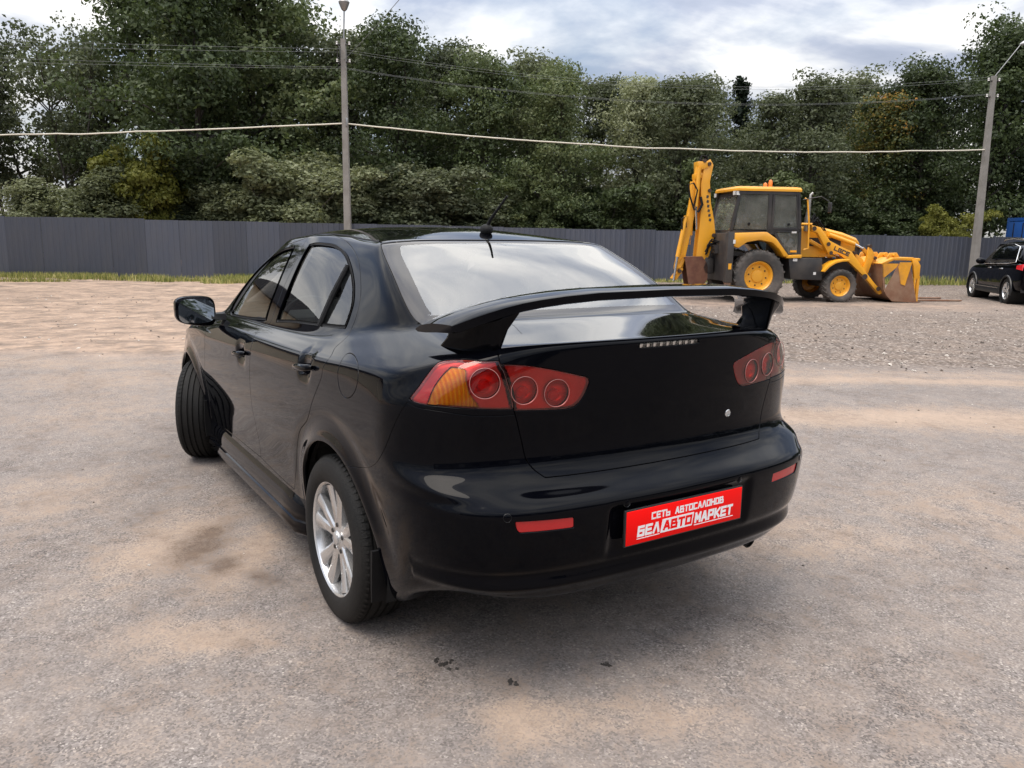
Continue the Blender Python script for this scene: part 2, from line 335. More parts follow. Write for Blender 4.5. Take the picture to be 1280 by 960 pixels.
    keyed({0: (-.43, 0, 1.160), 1: (-.425, .26, 1.160), 2: (-.41, .45, 1.156), 3: (-.385, .615, 1.145), 4: (-.305, .698, 1.126), 5: (-.165, .746, 1.105), 6: (-.01, .776, 1.079),
           7: (.15, .789, 1.056), 8: (.31, .792, 1.041), 9: (.49, .791, 1.031), 10: (.74, .788, 1.020), 11: (1.04, .786, 1.010), 13: (1.64, .783, .993), 15: (2.09, .755, .985), 17: (2.36, .62, .98), 18: (2.46, .51, .972), 19: (2.53, .39, .968), 20: (2.57, .26, .965), 21: (2.59, .13, .963), 22: (2.60, 0, .962)})
    keyed({0: (-.355, 0, 1.172), 1: (-.35, .255, 1.172), 2: (-.335, .445, 1.168), 3: (-.305, .610, 1.158), 4: (-.225, .682, 1.146), 5: (-.09, .720, 1.128), 6: (.06, .748, 1.102),
           7: (.215, .766, 1.075), 8: (.37, .774, 1.055), 9: (.54, .776, 1.044), 10: (.78, .774, 1.033), 11: (1.06, .772, 1.023), 13: (1.62, .768, 1.005), 14: (1.85, .76, 1.0), 15: (2.03, .735, .998), 16: (2.15, .66, 1.0), 17: (2.25, .56, 1.0), 18: (2.32, .45, 1.0), 19: (2.37, .335, 1.0), 20: (2.40, .22, 1.0), 21: (2.415, .11, 1.0), 22: (2.42, 0, 1.0)})
    keyed({0: (-.23, 0, 1.223), 1: (-.225, .25, 1.222), 2: (-.21, .435, 1.219), 3: (-.175, .597, 1.216), 4: (-.112, .662, 1.214), 5: (.005, .694, 1.188), 6: (.142, .719, 1.160),
           7: (.285, .734, 1.133), 8: (.43, .742, 1.118), 9: (.59, .745, 1.108), 10: (.81, .744, 1.100), 11: (1.065, .743, 1.092), 13: (1.575, .738, 1.072), 14: (1.77, .727, 1.066), 15: (1.92, .700, 1.066), 16: (2.03, .63, 1.07), 17: (2.12, .53, 1.075), 18: (2.18, .43, 1.075), 19: (2.225, .32, 1.078), 20: (2.25, .21, 1.08), 21: (2.265, .105, 1.08), 22: (2.27, 0, 1.08)})
    keyed({0: (-.045, 0, 1.325), 1: (-.04, .24, 1.323), 2: (-.025, .42, 1.317), 3: (.005, .57, 1.312), 4: (.065, .622, 1.312), 5: (.165, .642, 1.292), 6: (.285, .658, 1.272),
           7: (.39, .670, 1.259), 8: (.52, .675, 1.251), 9: (.67, .676, 1.247), 10: (.86, .675, 1.244), 11: (1.07, .674, 1.240), 13: (1.49, .672, 1.228), 14: (1.63, .668, 1.222), 15: (1.74, .638, 1.222), 16: (1.82, .56, 1.23), 17: (1.89, .47, 1.235), 18: (1.935, .38, 1.24), 19: (1.97, .28, 1.245), 20: (1.99, .185, 1.247), 21: (2.0, .09, 1.248), 22: (2.005, 0, 1.248)})
    keyed({0: (.115, 0, 1.400), 1: (.12, .23, 1.397), 2: (.133, .41, 1.388), 3: (.16, .550, 1.378), 4: (.205, .582, 1.376), 5: (.285, .597, 1.372), 6: (.38, .609, 1.367),
           7: (.475, .614, 1.366), 8: (.59, .616, 1.367), 9: (.73, .616, 1.370), 10: (.89, .615, 1.371), 11: (1.07, .614, 1.369), 13: (1.415, .606, 1.352), 14: (1.52, .59, 1.35), 15: (1.605, .56, 1.352), 16: (1.66, .50, 1.362), 17: (1.705, .42, 1.37), 18: (1.74, .335, 1.377), 19: (1.765, .25, 1.382), 20: (1.78, .165, 1.385), 21: (1.79, .08, 1.387), 22: (1.795, 0, 1.388)})
    keyed({0: (.205, 0, 1.437), 1: (.21, .22, 1.435), 2: (.222, .40, 1.434), 3: (.245, .530, 1.421), 4: (.285, .557, 1.414), 5: (.355, .566, 1.414), 6: (.445, .571, 1.416),
           7: (.535, .573, 1.421), 8: (.645, .573, 1.427), 9: (.775, .572, 1.432), 10: (.92, .571, 1.435), 11: (1.07, .569, 1.433), 13: (1.37, .560, 1.422), 14: (1.46, .546, 1.412), 15: (1.53, .515, 1.408), 16: (1.57, .46, 1.422), 17: (1.605, .385, 1.431), 18: (1.63, .31, 1.437), 19: (1.65, .23, 1.442), 20: (1.66, .15, 1.445), 21: (1.667, .075, 1.447), 22: (1.67, 0, 1.448)})
    keyed({0: (.255, 0, 1.453), 1: (.26, .20, 1.451), 2: (.275, .37, 1.446), 3: (.30, .485, 1.440), 4: (.345, .515, 1.434), 5: (.41, .525, 1.436), 6: (.49, .530, 1.440),
           7: (.57, .531, 1.446), 8: (.67, .531, 1.453), 9: (.79, .530, 1.458), 10: (.93, .529, 1.461), 11: (1.07, .527, 1.459), 13: (1.34, .515, 1.440), 14: (1.42, .50, 1.432), 15: (1.48, .465, 1.430), 16: (1.52, .41, 1.443), 17: (1.55, .345, 1.450), 18: (1.575, .275, 1.455), 19: (1.59, .205, 1.459), 20: (1.60, .135, 1.462), 21: (1.605, .067, 1.463), 22: (1.61, 0, 1.464)})
    keyed({0: (.38, 0, 1.477), 1: (.385, .12, 1.476), 2: (.40, .22, 1.474), 3: (.43, .285, 1.468), 4: (.47, .31, 1.469), 5: (.53, .32, 1.472), 6: (.59, .325, 1.476),
           7: (.66, .327, 1.480), 8: (.74, .328, 1.484), 9: (.84, .327, 1.487), 10: (.95, .325, 1.488), 11: (1.06, .322, 1.487), 13: (1.26, .31, 1.480), 14: (1.32, .295, 1.477), 15: (1.37, .27, 1.475), 16: (1.40, .235, 1.475), 17: (1.43, .195, 1.475), 18: (1.45, .155, 1.476), 19: (1.465, .115, 1.476), 20: (1.475, .075, 1.477), 21: (1.48, .037, 1.477), 22: (1.485, 0, 1.477)})
    keyed({0: (.54, 0, 1.496), 4: (.62, 0, 1.497), 7: (.76, 0, 1.499), 11: (1.03, 0, 1.499), 15: (1.24, 0, 1.490), 22: (1.36, 0, 1.484)})
    return np.array(rows)                      # (R, N, 3)

def bspline_basis(t, n):
    """uniform cubic B-spline weights for parameters t in [0, n-1]; index columns are padded by one"""
    i = np.clip(np.floor(t).astype(int), 0, n - 2); s = t - i
    w = np.stack([(1 - s) ** 3 / 6, (3 * s ** 3 - 6 * s ** 2 + 4) / 6, (-3 * s ** 3 + 3 * s ** 2 + 3 * s + 1) / 6, s ** 3 / 6], -1)
    d = np.stack([-(1 - s) ** 2 / 2, (9 * s ** 2 - 12 * s) / 6, (-9 * s ** 2 + 6 * s + 3) / 6, s ** 2 / 2], -1)
    B = np.zeros((len(t), n + 2)); D = np.zeros((len(t), n + 2))
    for k in range(4):
        B[np.arange(len(t)), i + k] = w[:, k]; D[np.arange(len(t)), i + k] = d[:, k]
    return B, D
def pad_grid(G):
    R, N, _ = G.shape; m = np.array([1, -1, 1.])
    H = np.concatenate([(G[:, 1:2] * m), G, (G[:, -2:-1] * m)], 1)
    lo = 2 * H[:1] - H[1:2]; hi = H[-2:-1] * m
    return np.concatenate([lo, H, hi], 0)
class Surf:
    def __init__(s, comp=(.85, .6)):
        G0 = sedan_grid(); G = G0.copy(); s.R, s.N = G.shape[:2]
        Br, _ = bspline_basis(np.arange(s.R, dtype=float), s.R); Bc, _ = bspline_basis(np.arange(s.N, dtype=float), s.N)
        for c in comp:
            L = np.einsum('ri,cj,ijk->rck', Br, Bc, pad_grid(G)); G = G + c * (G0 - L)
            G[:, 0, 1] = 0; G[:, -1, 1] = 0; G[-1, :, 1] = 0
        s.P = pad_grid(G)
    def ev(s, u, v):
        """points and unit normals at arrays of u (columns) and v (rows)"""
        Bc, Dc = bspline_basis(np.asarray(u, float), s.N); Br, Dr = bspline_basis(np.asarray(v, float), s.R)
        def con(A, B):
            T = np.einsum('qi,ijk->qjk', A, s.P); return np.einsum('qj,qjk->qk', B, T)
        p = con(Br, Bc); du = con(Br, Dc); dv = con(Dr, Bc)
        n = np.cross(dv, du); n /= np.maximum(np.linalg.norm(n, axis=1, keepdims=True), 1e-9)
        return p, n
# panel seams in surface parameters (u, v, corner)
SEAM = {
    'window_rear': [(10.829, 18.35, 1), (10.854, 19.305, 0), (10.843, 20.088, 0), (10.742, 20.863, 0), (10.619, 21.487, 1), (10.064, 21.614, 0), (9.04, 21.645, 0), (8.312, 21.612, 0), (7.607, 21.418, 0), (6.96, 21.122, 0), (6.497, 20.767, 0), (6.164, 20.403, 0), (5.955, 19.991, 0), (5.917, 19.668, 0), (5.963, 19.318, 0), (6.137, 18.945, 0), (6.423, 18.291, 1), (7.139, 18.482, 0), (8.015, 18.598, 0), (9.266, 18.606, 0), (10.17, 18.521, 0)],
    'door_rear': [(11.283, 22.31, 1), (10.585, 22.588, 0), (9.777, 22.763, 0), (8.787, 22.64, 0), (7.802, 22.362, 0), (6.958, 21.897, 0), (6.238, 21.357, 0), (5.774, 20.876, 0), (5.58, 20.412, 0), (5.52, 19.946, 0), (5.546, 19.544, 0), (5.656, 19.192, 0), (5.845, 18.789, 0), (6.09, 18.207, 0), (6.282, 17.551, 0), (6.605, 16.834, 0), (7.259, 15.448, 0), (7.784, 12.855, 0), (7.877, 11.773, 0), (8.03, 10.998, 0), (8.363, 9.484, 0), (8.685, 7.608, 0), (8.973, 6.367, 0), (9.245, 4.889, 0), (9.495, 3.771, 0), (9.722, 2.929, 1), (10.472, 2.952, 0), (11.251, 3.047, 1), (11.217, 3.562, 0), (11.276, 4.536, 0), (11.283, 6.959, 0), (11.256, 9.303, 0), (11.156, 11.327, 0), (11.173, 12.396, 0), (11.363, 14.635, 0), (11.378, 17.64, 0), (11.158, 18.05, 0), (11.101, 18.559, 0), (11.141, 19.279, 0), (11.167, 19.876, 0), (11.126, 20.508, 0), (11.169, 21.247, 0)],
    'bsplit': [(11.251, 3.047, 1), (11.217, 3.562, 0), (11.276, 4.536, 0), (11.283, 6.959, 0), (11.256, 9.303, 0), (11.156, 11.327, 0), (11.173, 12.396, 0), (11.363, 14.635, 0), (11.378, 17.64, 0), (11.158, 18.05, 0), (11.101, 18.559, 0), (11.141, 19.279, 0), (11.167, 19.876, 0), (11.126, 20.508, 0), (11.169, 21.247, 0), (11.283, 22.31, 1)],
    'fuel_flap': [(6.49, 12.537, 0), (6.534, 12.032, 0), (6.608, 11.644, 0), (6.715, 11.359, 0), (6.845, 11.201, 0), (6.979, 11.207, 0), (7.097, 11.388, 0), (7.184, 11.718, 0), (7.225, 12.187, 0), (7.198, 12.832, 0), (7.044, 13.832, 0), (6.77, 14.784, 0), (6.532, 15.139, 0), (6.41, 14.933, 0), (6.41, 14.2, 0), (6.461, 13.222, 0)],
    'lid_side': [(2.9, 13.761, 0), (2.716, 12.213, 0), (2.611, 11.858, 0), (2.519, 11.508, 0), (2.431, 11.143, 0), (2.396, 10.936, 0), (2.321, 10.659, 0), (2.23, 10.25, 0), (2.147, 9.728, 0), (2.118, 8.825, 1)],
    'lamp_outer': [(4.459, 11.352, 1), (4.281, 11.862, 0), (4.188, 12.52, 0), (4.138, 13.32, 0), (4.035, 13.92, 0), (3.807, 13.985, 0), (3.535, 13.348, 0), (3.111, 12.522, 0), (2.746, 12.206, 1), (2.588, 11.707, 0), (2.499, 11.367, 0), (2.431, 10.968, 1), (2.816, 10.99, 0), (3.319, 11.03, 0), (3.831, 11.096, 0), (4.212, 11.189, 0)],
    'lamp_inner': [(2.66, 12.117, 1), (2.379, 12.028, 0), (1.984, 11.889, 0), (1.604, 11.714, 0), (1.296, 11.562, 0), (1.208, 11.508, 0), (1.191, 11.419, 0), (1.247, 11.193, 0), (1.336, 11.011, 0), (1.443, 10.926, 0), (1.639, 10.907, 0), (2.101, 10.932, 0), (2.377, 10.951, 1), (2.432, 11.144, 0), (2.509, 11.484, 0), (2.585, 11.829, 0)],
    'reflector': [(2.792, 5.364, 1), (1.812, 5.236, 1), (1.803, 4.749, 1), (2.543, 4.795, 0), (2.737, 4.852, 0)],
    'door_front_top': [(11.992, 21.836, 0), (12.688, 21.497, 0), (13.59, 21.148, 0), (14.732, 20.677, 0), (14.472, 20.301, 0), (14.602, 19.862, 0), (14.667, 19.486, 0), (14.861, 18.922, 0), (14.991, 17.982, 0)],
}
# squared block letters as strokes on a 0..1 cell
STROKES = {'С': [[(1, 1), (0, 1), (0, 0), (1, 0)]], 'Е': [[(1, 1), (0, 1), (0, 0), (1, 0)], [(0, .5), (.85, .5)]], 'Т': [[(0, 1), (1, 1)], [(.5, 1), (.5, 0)]], 'Ь': [[(0, 1), (0, 0), (1, 0), (1, .52), (0, .52)]],
           'А': [[(0, 0), (.42, 1), (.58, 1), (1, 0)], [(.18, .32), (.82, .32)]], 'В': [[(0, 0), (0, 1), (.85, 1), (.85, .53), (0, .53)], [(.85, .53), (1, .45), (1, 0), (0, 0)]], 'О': [[(0, 0), (0, 1), (1, 1), (1, 0), (0, 0)]],
           'Л': [[(0, 0), (.42, 1), (.58, 1), (1, 0)]], 'Н': [[(0, 0), (0, 1)], [(1, 0), (1, 1)], [(0, .5), (1, .5)]], 'Б': [[(.95, 1), (0, 1), (0, 0), (1, 0), (1, .55), (0, .55)]], 'М': [[(0, 0), (0, 1), (.5, .35), (1, 1), (1, 0)]],
           'Р': [[(0, 0), (0, 1), (1, 1), (1, .42), (0, .42)]], 'К': [[(0, 0), (0, 1)], [(1, 1), (.25, .52), (.12, .52)], [(.3, .52), (1, 0)]],
           'L': [[(0, 1), (0, 0), (1, 0)]], 'G': [[(1, 1), (0, 1), (0, 0), (1, 0), (1, .5), (.5, .5)]], 'C': [[(1, 1), (0, 1), (0, 0), (1, 0)]], 'E': [[(1, 1), (0, 1), (0, 0), (1, 0)], [(0, .5), (.85, .5)]]}
def stroke_text(text, y0, y1, h, wd, shear):
    """flat quads (as 2-d points) spelling text between y0 and y1, h tall, strokes wd wide"""
    n = len(text); cell = (y1 - y0) / n; out = []
    for i, ch in enumerate(text):
        if ch == ' ': continue
        ox = y0 + i * cell + cell * .12; w = cell * .76 - wd * .35; st = []
        for line in STROKES[ch]:
            for a, b in zip(line[:-1], line[1:]):
                A = np.array([ox + wd * .2 + a[0] * w, (a[1] - .5) * (h - wd)]); B = np.array([ox + wd * .2 + b[0] * w, (b[1] - .5) * (h - wd)]); d = unit(B - A); e = np.array([-d[1], d[0]]) * wd / 2; A = A - d * wd * .47; B = B + d * wd * .47
                st.append([A - e, B - e, B + e, A + e])
        out.append([[(p[0] + shear * p[1], p[1]) for p in q] for q in st])
    return out
def glyph(parent, text, y0, y1, z, h, wd, shear, mat, x):
    mb = MB(); k = 0
    for letter in stroke_text(text, y0, y1, h, wd, shear):
        for q in letter: mb.add([(x - .00006 * (k % 5), .008 - p[0], z + p[1]) for p in q], [(0, 1, 2, 3)]); k += 1
    return mb.build('lettering', mat, parent, 0, fix=False)
# ---------------------------------------------------------------- the black sedan
WHX = (0.0, 2.635); WHZ = .325; ARX, ARZ = .395, .372
HANDLES = ((.262, .945), (1.235, .872))
def car_disp(p, n):
    x, y, z = np.abs(p).T * 0 + p.T; d = np.zeros(len(p)); y = np.abs(y)
    for wx in WHX:                                                   # flared lips round the wheel arches
        r = np.hypot((x - wx) / ARX, (z - WHZ) / ARZ) - 1
        d += np.where((y > .55) & (z < .95), (.011 * np.exp(-(np.maximum(r, 0) / .085) ** 2) - .005 * np.exp(-((r - .22) / .10) ** 2)) * np.clip((z - .30) / .22, .12, 1), 0)
    side = (y > .6) & (x > .35) & (x < 2.25)
    e = np.clip(np.minimum(x - .35, 2.25 - x) / .25, 0, 1)
    d += np.where(side, -.004 * np.exp(-((z - .50) / .10) ** 2) * e, 0)       # hollow low on the doors
    zl = .905 + (1.2 - x) * .055                                      # shoulder crease
    d += np.where((y > .6) & (z > .6), .006 * np.exp(-np.sqrt((z - zl) ** 2 + .00004) / .035) * np.clip((x + .45) / .5, 0, 1) * np.clip((2.45 - x) / .4, 0, 1), 0)
    for hx, hz in HANDLES:                                            # finger cups
        d -= np.where(y > .6, .020 * np.exp(-(((x - hx - .01) / .062) ** 4 + ((z - hz) / .040) ** 2)), 0)
    s = lambda t: 1 / (1 + np.exp(-t))
    d -= np.where(x < -.8, .012 * s((.315 - y) / .006) * s((z - .470) / .006) * s((.632 - z) / .006), 0)   # number plate recess
    d += np.where(x < -.6, .010 * np.exp(-((z - .405) / .018) ** 2) * s((.80 - y) / .04) - .006 * np.exp(-((z - .445) / .014) ** 2) * s((.78 - y) / .04), 0)   # lower lip
    return p + n * d[:, None]
class CarMesh:
    def __init__(s):
        s.S = Surf()
        u = np.concatenate([np.linspace(0, 4.8, 150), np.linspace(4.8, 15, 300)[1:], np.linspace(15, 22, 70)[1:]])
        v = np.concatenate([np.linspace(0, 18, 250), np.linspace(18, 23.2, 80)[1:], np.linspace(23.2, 25, 22)[1:]])
        nu, nv = len(u), len(v); U, V = np.meshgrid(u, v)
        p, n = s.S.ev(U.ravel(), V.ravel()); p = car_disp(p, n)
        idx = np.arange(nu * nv).reshape(nv, nu); a, b, c, d = (q.ravel() for q in (idx[:-1, :-1], idx[:-1, 1:], idx[1:, 1:], idx[1:, :-1]))
        t = np.concatenate([np.stack([a, c, b], -1), np.stack([a, d, c], -1)])
        G = p.reshape(nv, nu, 3); du = np.gradient(G, axis=1); dv = np.gradient(G, axis=0)
        n2 = np.cross(dv.reshape(-1, 3), du.reshape(-1, 3)); n2 /= np.maximum(np.linalg.norm(n2, axis=1, keepdims=True), 1e-9)
        n2[~np.isfinite(n2).all(1)] = (0, 0, 1); bad = (n2 * n).sum(1) < .2; n2[bad] = n[bad]
        edge = np.abs(p[:, 1]) < 1e-6; n2[edge, 1] = 0; n2 /= np.maximum(np.linalg.norm(n2, axis=1, keepdims=True), 1e-9)
        tn = np.cross(p[t[:, 1]] - p[t[:, 0]], p[t[:, 2]] - p[t[:, 0]]); flip = (tn * n2[t[:, 0]]).sum(1) < 0
        t[flip] = t[flip][:, ::-1]; ok = np.linalg.norm(tn, axis=1) > 1e-12
        s.full = (np.concatenate([p, n2, U.reshape(-1, 1), V.reshape(-1, 1)], 1), t[ok])
    def ev(s, u, v):
        u = np.asarray(u, float); p, n = s.S.ev(np.abs(u), np.clip(v, 0, s.S.R - 1)); p = car_disp(p, n)
        p[:, 1] *= np.where(u < 0, -1, 1); n = n.copy(); n[:, 1] *= np.where(u < 0, -1, 1); return p, n
def clip(M, f, keep_all=False):
    """the part of mesh M where f > 0, cut cleanly along f = 0"""
    A, t = M; ins = f > 0; c = ins[t].sum(1)
    out = [t[c == 3]]; newA = [A]; base = len(A)
    part = t[(c == 1) | (c == 2)]
    if len(part):
        lone = np.where((ins[part].sum(1) == 1)[:, None], ins[part], ~ins[part]); k = lone.argmax(1); r = np.arange(len(part))
        a, b, d = part[r, k], part[r, (k + 1) % 3], part[r, (k + 2) % 3]
        E = np.sort(np.concatenate([np.stack([a, b], -1), np.stack([a, d], -1)]), 1)
        ue, inv = np.unique(E, axis=0, return_inverse=True); inv = inv.ravel()
        w = f[ue[:, 0]] / (f[ue[:, 0]] - f[ue[:, 1]]); w = np.clip(w, .002, .998)[:, None]
        X = A[ue[:, 0]] * (1 - w) + A[ue[:, 1]] * w; X[:, 3:6] /= np.maximum(np.linalg.norm(X[:, 3:6], axis=1, keepdims=True), 1e-9); newA.append(X)
        e1 = base + inv[:len(part)]; e2 = base + inv[len(part):]; one = ins[a]
        out += [np.stack([a, e1, e2], -1)[one], np.stack([e1, b, d], -1)[~one], np.stack([e1, d, e2], -1)[~one]]
    A2 = np.concatenate(newA); t2 = np.concatenate(out)
    used, inv = np.unique(t2, return_inverse=True)
    return A2[used], inv.reshape(-1, 3)
def smooth_poly(P, step=6):
    """Catmull-Rom through (u, v[, corner]) points, closed, kept sharp at corners"""
    n = len(P); out = []
    for i in range(n):
        p0, p1, p2, p3 = (np.array(P[(i + j) % n][:2], float) for j in (-1, 0, 1, 2))
        if len(P[i]) > 2 and P[i][2]: p0 = 2 * p1 - p2
        if len(P[(i + 1) % n]) > 2 and P[(i + 1) % n][2]: p3 = 2 * p2 - p1
        for t in np.arange(step) / step:
            out.append(.5 * (2 * p1 + (p2 - p0) * t + (2 * p0 - 5 * p1 + 4 * p2 - p3) * t * t + (3 * p1 - p0 - 3 * p2 + p3) * t ** 3))
    return np.array(out)
def seam_field(cm, A, poly):
    """metric distance to a closed seam drawn on the surface: positive inside"""
    u, v = A[:, 6], A[:, 7]; f = np.full(len(A), -1.0)
    lo, hi = poly.min(0), poly.max(0)
    m = np.where((u >= lo[0] - .7) & (u <= hi[0] + .7) & (v >= lo[1] - 1.2) & (v <= hi[1] + 1.2))[0]
    if not len(m): return f
    P3, _ = cm.ev(poly[:, 0], poly[:, 1]); um, vm = u[m], v[m]; q = A[m, :3]
    ins = np.zeros(len(m), bool); d2 = np.full(len(m), 1.0); n = len(poly)
    for i in range(n):
        (x0, y0), (x1, y1) = poly[i], poly[(i + 1) % n]
        if y0 != y1: ins ^= ((y0 > vm) != (y1 > vm)) & (um < (x1 - x0) * (vm - y0) / (y1 - y0) + x0)
        a, b = P3[i], P3[(i + 1) % n]; ab = b - a; L = ab @ ab
        w = np.clip(((q - a) @ ab) / max(L, 1e-12), 0, 1); d2 = np.minimum(d2, ((q - a - w[:, None] * ab) ** 2).sum(1))
    d = np.sqrt(d2); f[m] = np.where(ins, d, -d); return f
def panel(name, M, mat, parent, rim=.014, sides='B', off=0.0, label=None, rim_round=True):
    """a panel object: the cut surface (with its smooth normals) plus edges that turn inwards. sides: L, R or B (both halves in one)"""
    A, t = M; P = A[:, :3] + A[:, 3:6] * off; N = A[:, 3:6]
    if rim:
        E = np.concatenate([t[:, [0, 1]], t[:, [1, 2]], t[:, [2, 0]]]); key = np.sort(E, 1)
        _, idx, cnt = np.unique(key, axis=0, return_index=True, return_counts=True); B = E[idx[cnt == 1]]
        B = B[~((np.abs(P[B[:, 0], 1]) < 1e-4) & (np.abs(P[B[:, 1], 1]) < 1e-4))]
        if len(B):
            ou = np.cross(P[B[:, 1]] - P[B[:, 0]], N[B[:, 0]]); ou /= np.maximum(np.linalg.norm(ou, axis=1, keepdims=True), 1e-9)
            acc = np.zeros_like(P)
            for k in (0, 1): np.add.at(acc, B[:, k], ou)
            bv, inv = np.unique(B, return_inverse=True); inv = inv.reshape(-1, 2); o = acc[bv]; o /= np.maximum(np.linalg.norm(o, axis=1, keepdims=True), 1e-9)
            nb = N[bv]; k0 = len(P); m = len(bv); r = min(.0022, abs(rim) * .3)
            mid_n = nb * .7 + o * .7; mid_n /= np.linalg.norm(mid_n, axis=1, keepdims=True)
            P = np.concatenate([P, P[bv], P[bv] + o * r * .6 - nb * r * .6, P[bv] + o * r - nb * rim]); N = np.concatenate([N, nb, mid_n, o])
            a, b = inv[:, 0] + k0, inv[:, 1] + k0
            q = [np.stack([a, a + m, b + m], -1), np.stack([a, b + m, b], -1), np.stack([a + m, a + 2 * m, b + 2 * m], -1), np.stack([a + m, b + 2 * m, b + m], -1)]
            t = np.concatenate([t] + q)
    mir = np.array([1, -1, 1.])
    if sides == 'R': P, N, t = P * mir, N * mir, t[:, ::-1]
    if sides == 'B': k = len(P); P, N, t = np.concatenate([P, P * mir]), np.concatenate([N, N * mir]), np.concatenate([t, t[:, ::-1] + k])
    o = mesh_obj(name, P, t, mat, parent, smooth=True, normals=N)
    if label: o['label'] = label
    return o

